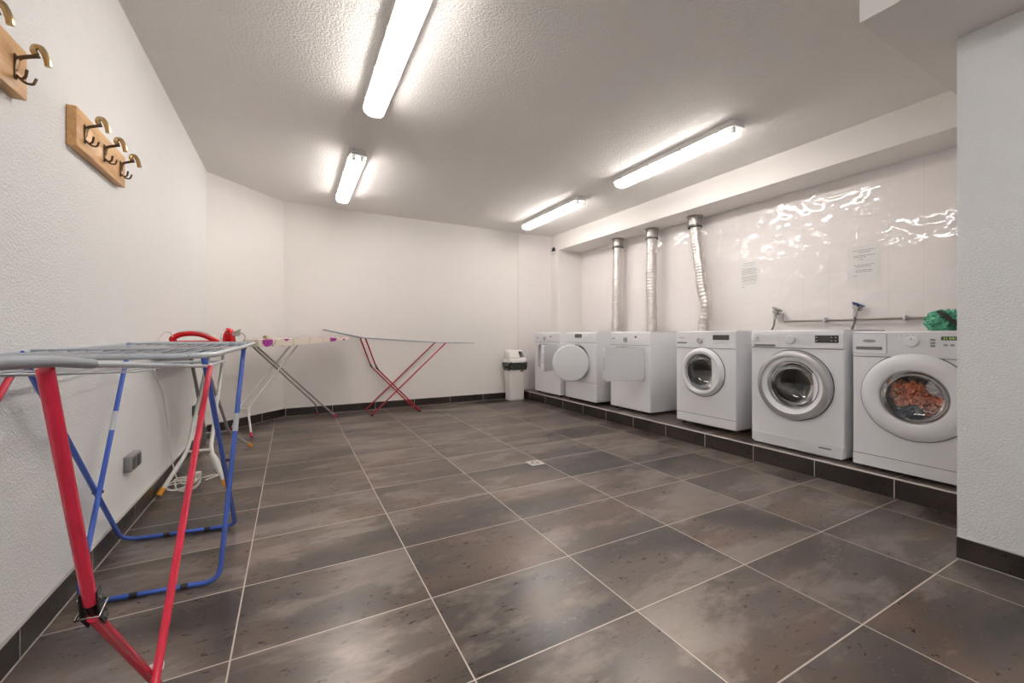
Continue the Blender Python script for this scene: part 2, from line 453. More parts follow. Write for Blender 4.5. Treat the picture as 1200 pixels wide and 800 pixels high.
# baseboards
def skirt(name, mat, a, b, nrm, h=0.09, t=0.009):
    a, b, n = Vector(a), Vector(b), Vector(nrm).normalized()
    bm = bmesh.new()
    prism(bm, [(a.x, a.y), (b.x, b.y), (b.x+n.x*t, b.y+n.y*t), (a.x+n.x*t, a.y+n.y*t)], 0.001, h, 'z', 0)
    prism(bm, [(a.x, a.y), (b.x, b.y), (b.x+n.x*(t+.001), b.y+n.y*(t+.001)), (a.x+n.x*(t+.001), a.y+n.y*(t+.001))], h, h+0.003, 'z', 1)
    prism(bm, [(a.x, a.y), (b.x, b.y), (b.x+n.x*(t+.003), b.y+n.y*(t+.003)), (a.x+n.x*(t+.003), a.y+n.y*(t+.003))], 0.0, 0.0025, 'z', 1)
    return struct(link(name, bm, [mat, M['caulk']], smooth=False))
skirt('baseboard_left', M['plinth'], (XL, YN, 0), (XL, 4.16, 0), (1, 0, 0))
dv = Vector((0.078-XL, YB-4.16, 0)); skirt('baseboard_corner', M['plinth'], (XL, 4.16, 0), (0.078, YB, 0), (dv.y, -dv.x, 0))
skirt('baseboard_back', M['plinth_back'], (0.07, YB, 0), (XS, YB, 0), (0, -1, 0))
skirt('baseboard_pillar', M['plinth'], (2.65, YN, 0), (2.65, 0.006, 0), (-1, 0, 0))

# ------------------------------------------------------------------ ceiling lights
def make_light(label, loc, cool=False, src=[None]):
    t = thing('fluorescent_ceiling_light', label, 'ceiling light', loc, 0, 'twin tube ceiling lights')
    L, W = 1.27, 0.135
    bm = bmesh.new(); prism(bm, rrect(-W/2, W/2, -L/2, L/2, 0.03), -0.046, 0.0, 'z')
    link('housing', bm, M['fixture'], t)
    bm = bmesh.new(); box(bm, -0.03, 0.03, -0.56, 0.56, -0.052, -0.046, 0.003)
    link('tube_tray', bm, M['fixture'], t)
    for s in (-1, 1):
        bm = bmesh.new(); tube(bm, [(s*0.03, -0.575, -0.068), (s*0.03, 0.575, -0.068)], 0.013, 12)
        tb = link('lit_tube', bm, M['tube_cool'] if cool else M['tube'], t)
        for e in (-1, 1):
            bm = bmesh.new(); box(bm, s*0.03-0.014, s*0.03+0.014, e*0.595-0.017, e*0.595+0.017, -0.084, -0.045, 0.004)
            link('lamp_holder', bm, M['fixture'], t)
    # clear cover: rounded trough open at the top
    bm = bmesh.new(); secs = []
    prof = [(-W/2, -0.042), (-W/2-0.002, -0.058), (-W/2+0.006, -0.080), (-W/2+0.022, -0.096), (-0.02, -0.102), (0.02, -0.102), (W/2-0.022, -0.096), (W/2-0.006, -0.080), (W/2+0.002, -0.058), (W/2, -0.042)]
    for y, k, dz in ((-L/2+0.0, 0.90, 0.3), (-L/2+0.006, 0.97, 0.75), (-L/2+0.03, 1.0, 1.0), (L/2-0.03, 1.0, 1.0), (L/2-0.006, 0.97, 0.75), (L/2, 0.90, 0.3)):
        secs.append([bm.verts.new((x*k, y, -0.042+(z+0.042)*dz)) for x, z in prof])
    for a, b in zip(secs, secs[1:]):
        for k in range(len(prof)-1): bm.faces.new((a[k], a[k+1], b[k+1], b[k]))
    bm.faces.new(secs[0]); bm.faces.new(secs[-1][::-1])
    link('clear_cover', bm, M['cover'], t)
    for s in (-1, 1):
        for y in (-0.5, -0.17, 0.17, 0.5):
            bm = bmesh.new(); box(bm, s*(W/2+0.003)-0.004, s*(W/2+0.003)+0.004, y-0.014, y+0.014, -0.056, -0.030, 0.002)
            link('clip', bm, M['fixture'], t)
    return t
make_light('twin tube ceiling light cut by the top edge of the picture', (0.64, 1.60, ZC))
make_light('twin tube ceiling light over the ironing boards, near the left corner', (0.65, 3.62, ZC))
make_light('long twin tube ceiling light above the front washing machines', (3.01, 1.83, ZC))
make_light('small-looking twin tube ceiling light nearest the back wall and recess', (3.01, 3.67, ZC))
# unseen lamp added behind the camera to light the near wall and pillar
lt = make_light('added unseen twin tube light over the entrance behind the viewer', (0.64, -1.3, ZC), cool=True)

# ------------------------------------------------------------------ coat racks
def coat_rack(label, y0, y1, z0, z1, hooks):
    t = thing('wooden_coat_rack', label, 'coat rack', (XL, (y0+y1)/2, z0), 0, 'wooden hook boards on the left wall')
    h = z1-z0; w = (y1-y0)/2
    bm = bmesh.new(); box(bm, 0.0, 0.029, -w, w, 0, h, 0.002); link('board', bm, M['wood'], t)
    for hy in hooks:
        y = hy-(y0+y1)/2; zc = 1.69-z0
        bm = bmesh.new()
        box(bm, 0.028, 0.033, y-0.006, y+0.006, zc-0.036, zc+0.034, 0.002)
        # long upper arm with curled top and drooping tip
        tube(bm, fillet([(0.031, y, zc-0.01), (0.036, y, zc+0.025), (0.055, y, zc+0.034), (0.078, y, zc+0.042)], 0.012), 0.0055, 8)
        # lower double hooks
        for s in (-1, 1):
            tube(bm, fillet([(0.032, y, zc-0.024), (0.045, y+s*0.010, zc-0.038), (0.058, y+s*0.020, zc-0.034), (0.062, y+s*0.024, zc-0.014)], 0.012), 0.0035, 8, radii=None)
        hk = link('hook', bm, M['brass'], t)
        bm = bmesh.new()
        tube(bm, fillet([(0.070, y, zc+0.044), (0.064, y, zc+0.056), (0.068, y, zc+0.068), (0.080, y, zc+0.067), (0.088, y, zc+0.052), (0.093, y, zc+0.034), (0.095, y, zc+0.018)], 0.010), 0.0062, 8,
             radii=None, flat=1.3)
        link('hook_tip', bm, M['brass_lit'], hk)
    return t
coat_rack('complete light wooden board with three curled brass hooks on left wall', 1.390, 1.878, 1.622, 1.764, (1.452, 1.635, 1.815))
coat_rack('light wooden hook board cut off by the left edge of the picture', 0.585, 1.076, 1.622, 1.762, (0.66, 0.835, 1.015))

# ------------------------------------------------------------------ wall sockets
def socket(label, y0, y1, z0, z1, n, mat):
    t = thing('wall_socket', label, 'socket', (XL, (y0+y1)/2, (z0+z1)/2), 0)
    w, h = (y1-y0)/2, (z1-z0)/2
    bm = bmesh.new(); box(bm, 0.0, 0.032, -w, w, -h, h, 0.006, 3); link('cover', bm, mat, t)
    for k in range(n):
        c = -w+(2*k+1)*w/n
        bm = bmesh.new(); box(bm, 0.031, 0.035, c-w/n*0.72, c+w/n*0.72, -h*0.72, h*0.72, 0.002); link('insert', bm, M['socket_dark'], t)
socket('grey double wall socket behind the drying racks, low on the wall', 1.955, 2.10, 0.285, 0.362, 2, M['socket'])
socket('dark grey single wall socket low on wall behind ironing board legs', 3.50, 3.585, 0.285, 0.372, 1, M['socket_dark'])

# ------------------------------------------------------------------ red airers (one geometry, two places)
def red_airer(label, loc, rotz, legmat, wing_up, frame_mat, wires_len=1.4, W=0.405, TR=0.0075, near=True):
    """local: x runs along the airer from the hinged legs to the straight legs, y across (0..W)"""
    t = thing('folding_clothes_airer', label, 'drying rack', loc, rotz)
    T1, Hh, F1, T2, F2 = (0.0, 0.905), (0.12, 0.56), (0.64, 0.012), (0.965, 0.842), (0.07, 0.012)
    for y in (0.0, W):
        bm = bmesh.new(); tube(bm, [(T1[0], y, T1[1]), (Hh[0], y, Hh[1]+0.012)], TR, 12); u = link('leg', bm, legmat, t)
        bm = bmesh.new(); tube(bm, [(Hh[0]+0.01, y, Hh[1]-0.012), (F1[0], y, F1[1])], TR, 12); link('leg', bm, legmat, t)
        bm = bmesh.new()
        pl = [(Hh[0]-0.010, Hh[1]+0.030), (Hh[0]+0.004, Hh[1]+0.032), (Hh[0]+0.014, Hh[1]), (Hh[0]+0.034, Hh[1]-0.024), (Hh[0]+0.020, Hh[1]-0.032), (Hh[0]-0.004, Hh[1]-0.006)]
        prism(bm, pl, y-0.0100, y-0.0082, 'y'); prism(bm, pl, y+0.0082, y+0.0100, 'y')
        tube(bm, [(Hh[0]-0.003, y, Hh[1]+0.016), (Hh[0]+0.020, y, Hh[1]-0.016)], 0.0066, 10)
        hg = link('hinge', bm, M['black'], t); bm = bmesh.new()
        for q in ((Hh[0]-0.001, Hh[1]+0.020), (Hh[0]+0.020, Hh[1]-0.020)):
            lathe(bm, [(0.0, -0.012), (0.0045, -0.012), (0.0045, 0.012), (0.0, 0.012)], (q[0], y, q[1]), 'y', 12)
        tube(bm, [(Hh[0]-0.012, y-0.012, Hh[1]-0.002), (Hh[0]-0.012, y+0.012, Hh[1]-0.002), (Hh[0]+0.022, y+0.012, Hh[1]+0.004), (Hh[0]+0.022, y-0.012, Hh[1]+0.004)], 0.0016, 6, closed=True)
        link('chrome_clasp', bm, M['chrome'], hg)
        yo = y + (-0.0155 if y == 0 else 0.0155)
        bm = bmesh.new(); tube(bm, [(T2[0], yo, T2[1]), (F2[0], yo, F2[1])], TR, 12); link('leg', bm, legmat, t)
        bm = bmesh.new(); lathe(bm, [(0, -0.014), (0.007, -0.014), (0.007, 0.006), (0.004, 0.018), (0, 0.018)], (0.388, (y+yo)/2, 0.289), 'y', 12)
        link('pivot_bolt', bm, M['plastic'], t)
    for x, ya, yb in ((F1[0], 0.0, W), (F2[0], -0.016, W+0.016)):
        bm = bmesh.new(); tube(bm, [(x, ya, 0.012), (x, yb, 0.012)], TR, 10); link('foot_bar', bm, legmat, t)
        for y in (ya, yb):
            bm = bmesh.new(); box(bm, x-0.012, x+0.012, y-0.011, y+0.011, 0.0, 0.02, 0.004); link('foot', bm, M['black'], t)
    # top frame: long side tubes, slightly falling towards the straight legs, with a folding wing at each end
    fr = 0.0060
    def zt(x): return 0.912-0.072*max(0, min(1, x/1.0)) if x > 0 else 0.912
    up = [(-0.43, 1.005)] if wing_up else [(-0.43, 0.955)]
    bm = bmesh.new()
    for y in (0.0, W):
        s = -0.006 if y == 0 else 0.006
        tube(bm, [(0.09, y+s, zt(0.09)), (0.5, y+s, zt(0.5)), (1.0, y+s, 0.842), (1.36, y+s, 0.840)], fr*0.85, 10)
    tube(bm, [(1.33, -0.006, 0.840), (1.33, W+0.006, 0.840)], fr*0.8, 8)
    link('top_frame', bm, M['pale_tube'] if near else frame_mat, t)
    bm = bmesh.new()
    if wing_up:
        tube(bm, fillet([(0.09, -0.006, 0.905), (-0.02, -0.006, 0.912), (-0.43, -0.006, up[0][1]), (-0.43, W+0.006, up[0][1]), (-0.02, W+0.006, 0.912), (0.09, W+0.006, 0.905)], 0.03), fr*0.75, 10)
    else:
        for y in (-0.006, W+0.006):
            tube(bm, [(0.105, y, zt(0.105)), (0.0, y, 0.914), (-0.30, y, 0.925)], fr*1.12, 12)
        tube(bm, [(-0.30, -0.006, 0.925), (-0.30, W+0.006, 0.925)], fr, 10)
    link('folding_wing', bm, frame_mat, t)
    bm = bmesh.new()
    for k in range(1, 8):
        y = W*k/8.0
        if wing_up: tube(bm, [(-0.43, y, up[0][1]), (-0.02, y, 0.912)], 0.0014, 6)
        tube(bm, [(-0.29 if not wing_up else 0.0, y, 0.922 if not wing_up else 0.905), (0.5, y, zt(0.5)-0.012), (1.33, y, 0.836)], 0.0015, 6)
    link('drying_wires', bm, M['wire'], t)
    return t
# near airer: local x -> world +Y, local y -> world -X   (rotz = +90 deg)
red_airer('large red-legged folding airer standing closest to the viewer', (-0.089, 0.015, 0.0), PI/2, M['red'], False, M['grey_tube'], TR=0.0078)
# far airer: local x -> world +X
red_airer('small-looking red-legged folding airer by the back wall, wing raised', (0.915, 4.37, 0.0), 0.0, M['darkred'], True, M['wire'], TR=0.0085, near=False)

# ------------------------------------------------------------------ blue airer
def blue_airer():
    t = thing('folding_clothes_airer', 'blue-legged folding airer with U-shaped feet by the left wall', 'drying rack', (-0.30, 1.55, 0.0), 0)
    ox, oy = 0.30, -1.55
    def W(p): return (p[0]+ox, p[1]+oy, p[2])
    r = 0.0088
    # loop 1: feet far, tops near ; loop 2: feet near, tops far
    l1 = [(-0.50, 0.99, 0.895), (-0.523, 1.845, 0.010), (-0.085, 1.785, 0.010), (-0.092, 0.98, 0.890)]
    l2 = [(-0.50, 1.86, 0.905), (-0.500, 1.325, 0.010), (-0.085, 1.265, 0.010), (-0.03, 1.545, 0.893)]
    for L in (l1, l2):
        a, b, c, d = [Vector(p) for p in L]
        mid1, mid2 = b.lerp(c, 0.38), b.lerp(c, 0.74)
        bm = bmesh.new(); tube(bm, [W(p) for p in fillet([a, b, mid1], 0.09, 8)], r, 12); link('leg', bm, M['blue'], t)
        bm = bmesh.new(); tube(bm, [W(mid1), W(mid2)], r*0.94, 12); link('foot_bar', bm, M['blue'], t)
        bm = bmesh.new(); tube(bm, [W(p) for p in fillet([mid2, c, d], 0.10, 8)], r, 12); link('leg', bm, M['blue'], t)
        dr = (c-b).normalized()*0.012
        for m_ in (mid1, mid2):
            bm = bmesh.new(); tube(bm, [W(m_-dr), W(m_+dr)], r*1.12, 12); link('joint_sleeve', bm, M['black'], t)
    for L in (l2,):
        for a, b in ((L[1], L[0]), (L[2], L[3])):
            a, b = Vector(a), Vector(b); p, q = a.lerp(b, 0.60), a.lerp(b, 0.68)
            bm = bmesh.new(); tube(bm, [W(p), W(q)], r*1.14, 12); link('stop_clip', bm, M['pale_tube'], t)
    # pivot bolts where the legs cross
    for x, y, z in ((-0.507, 1.53, 0.332), (-0.074, 1.40, 0.43)):
        bm = bmesh.new(); lathe(bm, [(0, -0.016), (0.006, -0.016), (0.006, 0.016), (0, 0.016)], W((x, y, z)), 'x', 10); link('pivot_bolt', bm, M['black'], t)
    # top frame with round corners
    loop = [(-0.012, 1.2, 0.896), (-0.012, 0.54, 0.895), (-0.50, 0.62, 0.895), (-0.515, 1.5, 0.900), (-0.515, 2.16, 0.903), (-0.02, 2.06, 0.900)]
    n = len(loop); pts = []
    for i in range(n):
        a, b, c = Vector(loop[i-1]), Vector(loop[i]), Vector(loop[(i+1) % n])
        rr = 0.09; p, q = b+(a-b).normalized()*rr, b+(c-b).normalized()*rr
        for k in range(7):
            s = k/6; pts.append(p*(1-s)**2+b*2*s*(1-s)+q*s*s)
    bm = bmesh.new(); tube(bm, [W(p) for p in pts], 0.0068, 10, closed=True); link('top_frame', bm, M['pale_tube'], t)
    for (a, b) in (((-0.507, 1.05, 0.897), (-0.016, 0.97, 0.894)), ((-0.512, 1.86, 0.902), (-0.016, 1.60, 0.897))):
        bm = bmesh.new(); tube(bm, [W(a), W(b)], 0.0058, 10); link('cross_bar', bm, M['grey_tube'], t)
    bm = bmesh.new()
    for k in range(1, 12):
        f = k/12
        a = Vector((-0.50, 0.62, 0.896)).lerp(Vector((-0.012, 0.54, 0.896)), f); b = Vector((-0.515, 2.16, 0.903)).lerp(Vector((-0.02, 2.06, 0.900)), f)
        m1 = a.lerp(b, 0.5); m1.z -= 0.003
        tube(bm, [W(a), W(m1), W(b)], 0.0020 if k % 2 else 0.0026, 6)
    link('drying_wires', bm, M['wire'], t)
    bm = bmesh.new(); box(bm, *(-0.055+ox, -0.02+ox, 1.50+oy, 1.56+oy, 0.880, 0.892, 0.003)); link('clip', bm, M['black'], t)
blue_airer()

# ------------------------------------------------------------------ ironing boards
def board_outline(L, Wd, n=14):
    """x along the board 0..L, blunt end at x=0, tapering to a rounded tip at x=L"""
    up = []
    for k in range(n+1):
        x = L*k/n; u = k/n
        if u < 0.08: w = Wd*(0.80+0.20*math.sin(u/0.08*PI/2))
        elif u < 0.55: w = Wd
        else:
            s = (u-0.55)/0.45; w = Wd*math.sqrt(max(0.0, 1-s**2.3))*0.98+Wd*0.02
        up.append((x, w/2))
    return up + [(x, -y) for x, y in reversed(up)]
def put_board(t, top, L, Wd, th, cover, mat4):
    bm = bmesh.new(); o = board_outline(L, Wd)
    prism(bm, o, top-th, top, 'z')
    for v in bm.verts:
        if v.co.z < top-1e-6: v.co.z = top-th*(1.0-0.72*max(0.0, v.co.x/L-0.25)/0.75)
    bmesh.ops.bevel(bm, geom=[e for e in bm.edges if abs(e.verts[0].co.z-e.verts[1].co.z) < 1e-6 and e.is_boundary is False], offset=min(0.008, th*0.4), segments=2, affect='EDGES')
    bmesh.ops.transform(bm, matrix=mat4, verts=bm.verts[:])
    return link('padded_cover', bm, cover, t)

# board 2 (floral)
t = thing('ironing_board', 'ironing board with cream purple-flowered cover and magenta feet', 'ironing board', (0.26, 4.30, 0.0), 0)
o0 = Vector((0.26, 4.30, 0))
ax = Vector((0.93, 0.60, 0)).normalized(); aside = Vector((-ax.y, ax.x, 0))
org = Vector((-0.19, 4.04, 0))-o0
tilt = Matrix.Translation(org) @ Matrix(((ax.x, aside.x, 0, 0), (ax.y, aside.y, 0, 0), (0, 0, 1, 0), (0, 0, 0, 1))) @ Matrix.Translation((0, 0, 0.89)) @ Matrix.Rotation(math.radians(-1.0), 4, 'Y') @ Matrix.Translation((0, 0, -0.89))
put_board(t, 0.900, 1.14, 0.34, 0.070, M['floral'], tilt)
def leg_pair(t, o0, feet, knees, tops, r, mat, footmat, bar=True, footr=0.014):
    for f, k, p in zip(feet, knees, tops):
        bm = bmesh.new(); tube(bm, fillet([Vector(p)-o0, Vector(k)-o0, Vector(f)-o0+Vector((0, 0, 0.014))], 0.05, 5), r, 10); link('leg', bm, mat, t)
        bm = bmesh.new(); d = (Vector(k)-Vector(f)).normalized(); q = Vector(f)-o0+Vector((0, 0, footr))
        tube(bm, [q-d*0.006, q+d*0.035], footr, 10); link('rubber_foot', bm, footmat, t)
    if bar:
        a, b = [Vector(k)-o0 for k in knees]
        bm = bmesh.new(); tube(bm, [a, b], r*0.7, 8); link('crossbar', bm, mat, t)
def axp(s, side, z): v = Vector((-0.19, 4.04, 0))+ax*s+aside*side; return (v.x, v.y, z)
# tube pair A: from the blunt end top down to the far feet ; pair B: the other way
leg_pair(t, o0, [(0.605, 4.46, 0), (0.43, 4.765, 0)], [axp(0.74, -0.05, 0.17), axp(0.74, 0.07, 0.17)], [axp(0.03, -0.02, 0.85), axp(0.03, 0.05, 0.85)], 0.0095, M['grey_leg'], M['pink'], False)
leg_pair(t, o0, [(-0.165, 3.82, 0), (-0.36, 4.24, 0)], [axp(-0.04, -0.03, 0.24), axp(-0.05, 0.09, 0.24)], [axp(0.47, -0.04, 0.85), axp(0.46, 0.06, 0.85)], 0.0095, M['white_tube'], M['pink'], True)
bm = bmesh.new()
a, b = Vector(axp(0.06, 0.0, 0.903))-o0, Vector(axp(0.26, 0.06, 0.905))-o0
# board 1 (iron on top): runs along the left wall
t1 = thing('ironing_board', 'white-legged ironing board with yellow feet standing against left wall', 'ironing board', (-0.35, 2.95, 0.0), 0)
o1 = Vector((-0.35, 2.95, 0))
m4 = Matrix.Translation(Vector((-0.36, 2.36, 0))-o1) @ Matrix.Rotation(PI/2, 4, 'Z')
put_board(t1, 0.868, 1.25, 0.34, 0.026, M['cover_grey'], m4)
leg_pair(t1, o1, [(-0.20, 2.445, 0), (-0.522, 2.445, 0)], [(-0.30, 2.60, 0.21), (-0.42, 2.60, 0.21)], [(-0.31, 3.31, 0.842), (-0.40, 3.31, 0.842)], 0.0115, M['white_tube'], M['yellow'], True, 0.0155)
leg_pair(t1, o1, [(-0.145, 3.45, 0), (-0.50, 3.44, 0)], [(-0.28, 3.28, 0.185), (-0.43, 3.28, 0.185)], [(-0.35, 2.62, 0.842), (-0.41, 2.62, 0.842)], 0.0105, M['grey_leg'], M['yellow'], True, 0.0145)
bm = bmesh.new(); tube(bm, [Vector((-0.295, 2.585, 0.185))-o1, Vector((-0.262, 2.545, 0.135))-o1, Vector((-0.232, 2.49, 0.075))-o1], 0.017, 12, radii=[0.017, 0.020, 0.012]); link('leg_sleeve', bm, M['white_tube'], t1)
# metal iron rest at the blunt end of the floral board
bm = bmesh.new()
tube(bm, fillet([a, a+Vector((0, 0, 0.012)), b, b-Vector((0, 0, 0.012))], 0.01), 0.0025, 6)
a2, b2 = a+aside*0.07, b+aside*0.05
tube(bm, fillet([a2, a2+Vector((0, 0, 0.012)), b2, b2-Vector((0, 0, 0.012))], 0.01), 0.0025, 6)
link('iron_rest', bm, M['white_tube'], t)
# rolled cloth on the board end
p0 = Vector(axp(0.15, -0.03, 0.922)); p1 = Vector(axp(0.20, 0.12, 0.922))
bm = bmesh.new(); tube(bm, [p0, p0.lerp(p1, 0.3), p0.lerp(p1, 0.7), p1], 0.017, 14, radii=[0.015, 0.018, 0.017, 0.014])
tag(link('rolled_cloth', bm, M['caulk'] if False else simple('beige_rolled_cloth', (196, 176, 138), 0.85), None), 'small beige rolled cloth lying on the floral ironing board', 'cloth')

# ------------------------------------------------------------------ irons
def iron(label, loc, rotz, steam=True, tiltm=None, name='steam_iron'):
    t = thing(name, label, 'iron', loc, rotz)
    def outline(s, z, n=10):
        pts = []
        for k in range(n+1):
            u = k/n; x = -0.115*s+0.255*s*u; w = 0.055*s*math.sqrt(max(0, 1-u**2.6))
            if u < 0.12: w *= 0.8+0.2*(u/0.12)
            pts.append((x, w))
        return [(x, y, z) for x, y in pts]+[(x, -y, z) for x, y in reversed(pts[:-1])]
    def loft(bm, layers, mi=0):
        rings = [[bm.verts.new(p) for p in L] for L in layers]
        for a, b in zip(rings, rings[1:]):
            for k in range(len(a)): bm.faces.new((a[k], a[(k+1) % len(a)], b[(k+1) % len(a)], b[k])).material_index = mi
        bm.faces.new(rings[0]); bm.faces.new(rings[-1])
    bm = bmesh.new(); loft(bm, [outline(1.0, 0.0), outline(1.0, 0.007)]); link('soleplate', bm, M['sole'], t)
    bm = bmesh.new(); loft(bm, [outline(0.98, 0.007), outline(0.98, 0.018), outline(0.90, 0.032), outline(0.72, 0.042)]); link('water_tank', bm, M['iron_red'], t)
    bm = bmesh.new()
    tube(bm, fillet([(-0.095, 0, 0.03), (-0.110, 0, 0.055), (-0.075, 0, 0.082), (-0.02, 0, 0.092), (0.04, 0, 0.084), (0.10, 0, 0.05), (0.125, 0, 0.028)], 0.03, 5), 0.015, 12, flat=1.15)
    link('handle', bm, M['iron_red'], t)
    bm = bmesh.new()
    tube(bm, fillet([(-0.07, 0, 0.092), (-0.02, 0, 0.103), (0.04, 0, 0.097), (0.10, 0, 0.062), (0.135, 0, 0.024)], 0.03, 5), 0.009, 10, flat=1.3)
    link('grey_trim', bm, M['iron_grey'], t)['label'] = 'light grey trim'
    return t
iron('red steam iron with open loop handle resting flat on the board', (-0.385, 2.60, 0.869), math.radians(8)).scale = (1.0, 1.0, 0.94)
t2 = iron('red iron wrapped in its pale flex, standing on its heel', (-0.245, 3.06, 0.889), math.radians(15), name='wrapped_iron')
t2.rotation_euler = (0, math.radians(-90), math.radians(60)); t2.location = (-0.25, 3.08, 0.889+0.1285*0.9)
t2.scale = (0.5, 0.85, 0.8); t2.location.z = 0.869+0.1171*0.5
bm = bmesh.new()
for k in range(4):
    pts = [(-0.235+0.050*math.cos(a+k*.3)*(1+.12*k*0.3), 3.08+0.035*math.sin(a), 0.948+0.009*k+0.010*math.sin(a*2+k)) for a in [2*PI*i/20 for i in range(20)]]
    tube(bm, pts, 0.0042, 6, closed=True)
tube(bm, fillet([(-0.20, 3.08, 0.962), (-0.165, 3.08, 0.955), (-0.15, 3.08, 0.93), (-0.165, 3.09, 0.874)], 0.02), 0.0042, 6)
tag(link('coiled_flex', bm, M['cord_grey']), 'pale flex wound round the upright red iron', 'cord')
# power cord of the flat iron: loop, drop over the board edge, coil on the floor
bm = bmesh.new()
pts = [(-0.487, 2.59, 0.93), (-0.484, 2.50, 0.962), (-0.503, 2.47, 0.962), (-0.520, 2.45, 0.935), (-0.527, 2.38, 0.88), (-0.528, 2.34, 0.80), (-0.518, 2.36, 0.70), (-0.522, 2.52, 0.60), (-0.528, 2.62, 0.45),
       (-0.520, 2.68, 0.30), (-0.515, 2.69, 0.15), (-0.49, 2.66, 0.06), (-0.46, 2.60, 0.015)]
random.seed(3)
coil = []
for k in range(46):
    a = k*0.62; rr = 0.062+0.022*math.sin(k*0.9)
    coil.append((-0.425+rr*1.1*math.cos(a), 2.56+rr*1.7*math.sin(a)+0.02*math.sin(k*.37), 0.008+0.014*(0.5+0.5*math.sin(k*1.3))+0.0004*k))
coil += [(-0.36, 2.68, 0.012), (-0.30, 2.74, 0.006), (-0.27, 2.72, 0.006), (-0.33, 2.62, 0.012)]
sm = fillet(pts+coil, 0.05, 4)
tube(bm, sm, 0.0038, 7)
cd = tag(link('power_cord', bm, M['cord']), 'white power cord hanging down the wall and coiled on the floor', 'cord')
bm = bmesh.new(); box(bm, -0.395, -0.36, 2.655, 2.70, 0.022, 0.055, 0.008, 3); tube(bm, [(-0.385, 2.70, 0.04), (-0.385, 2.718, 0.04)], 0.0024, 6); tube(bm, [(-0.370, 2.70, 0.04), (-0.370, 2.718, 0.04)], 0.0024, 6)
link('plug', bm, M['cord'], cd)

# ------------------------------------------------------------------ laundry machines (local: x right, y into the wall, z up; rotz -90)
def polar_hole(cx, cz, hole, rect, n=72):
    x0, x1, z0, z1 = rect
    angs = [2*PI*k/n for k in range(n)]+[math.atan2(z-cz, x-cx) % (2*PI) for x in (x0, x1) for z in (z0, z1)]
    angs = sorted(set(round(a, 6) for a in angs)); inn, out = [], []
    for a in angs:
        c_, s_ = math.cos(a), math.sin(a)
        ts = []
        if c_ > 1e-9: ts.append((x1-cx)/c_)
        if c_ < -1e-9: ts.append((x0-cx)/c_)
        if s_ > 1e-9: ts.append((z1-cz)/s_)
        if s_ < -1e-9: ts.append((z0-cz)/s_)
        t_ = min(ts); out.append((cx+c_*t_, cz+s_*t_))
        r = hole(a); inn.append((cx+c_*r, cz+s_*r))
    return inn, out
def round_hole(R): return lambda a: R
def rect_hole(w, h, p=8):
    return lambda a: 1.0/((abs(math.cos(a)/w)**p+abs(math.sin(a)/h)**p)**(1.0/p))
def cabinet(t, w, d, z0, z1, cx, cz, hole, mat, r=0.012, depth_lip=0.03, side=None):
    bm = bmesh.new(); box(bm, -w/2, w/2, 0, d, z0, z1, r, 3)
    front = [f for f in bm.faces if f.normal.y < -0.99 and f.calc_area() > 0.1]
    bmesh.ops.delete(bm, geom=front, context='FACES_ONLY')
    inn, out = polar_hole(cx, cz, hole, (-w/2+r, w/2-r, z0+r, z1-r))
    vi = [bm.verts.new((x, 0, z)) for x, z in inn]; vo = [bm.verts.new((x, 0, z)) for x, z in out]
    vl = [bm.verts.new((x, depth_lip, z)) for x, z in inn]
    n = len(vi)
    for k in range(n):
        k2 = (k+1) % n
        bm.faces.new((vi[k], vi[k2], vo[k2], vo[k])); bm.faces.new((vi[k], vi[k2], vl[k2], vl[k]))
    bmesh.ops.remove_doubles(bm, verts=bm.verts[:], dist=1e-5)
    return link('cabinet', bm, mat, t)
def strip(t, name, x0, x1, z0, z1, mat, y=-0.0015, th=0.003, parent=None, r=0.0):
    bm = bmesh.new()
    if r > 0: prism(bm, rrect(x0, x1, z0, z1, r), y, y+th, 'y')
    else: box(bm, x0, x1, y, y+th, z0, z1)
    return link(name, bm, mat, parent or t)
def feet(t, w, d, z):
    for x in (-w/2+0.05, w/2-0.05):
        for y in (0.05, d-0.05):
            bm = bmesh.new(); lathe(bm, [(0, 0), (0.020, 0), (0.020, 0.008), (0.009, 0.012), (0.009, z), (0, z)], (x, y, 0), 'z', 16); link('foot', bm, M['foot'], t)
def drum(t, cx, cz, R, dark=False):
    bm = bmesh.new()
    lathe(bm, [(R*0.80, 0.055), (R*0.86, 0.075), (R, 0.09), (R, 0.27), (R*0.9, 0.45), (R*0.35, 0.46), (R*0.2, 0.44), (0, 0.44)], (cx, 0, cz), 'y', 64)
    dr = link('drum', bm, M['steel'], t)
    for k in range(3):
        a = math.radians(20+120*k); bm = bmesh.new()
        c_, s_ = math.cos(a), math.sin(a)
        pts = [(cx+c_*R*0.93, y, cz+s_*R*0.93) for y in (0.11, 0.2, 0.3, 0.41)]
        tube(bm, pts, 0.04, 12, radii=[0.02, 0.035, 0.035, 0.02]); link('drum_paddle', bm, M['steel'], dr)
    return dr
def gasket(t, cx, cz, R):
    bm = bmesh.new(); lathe(bm, [(R, 0.004), (R*0.97, 0.02), (R*0.99, 0.034), (R*0.93, 0.05), (R*0.86, 0.060), (R*0.82, 0.075)], (cx, 0, cz), 'y', 64)
    return link('door_gasket', bm, M['rubber'], t)
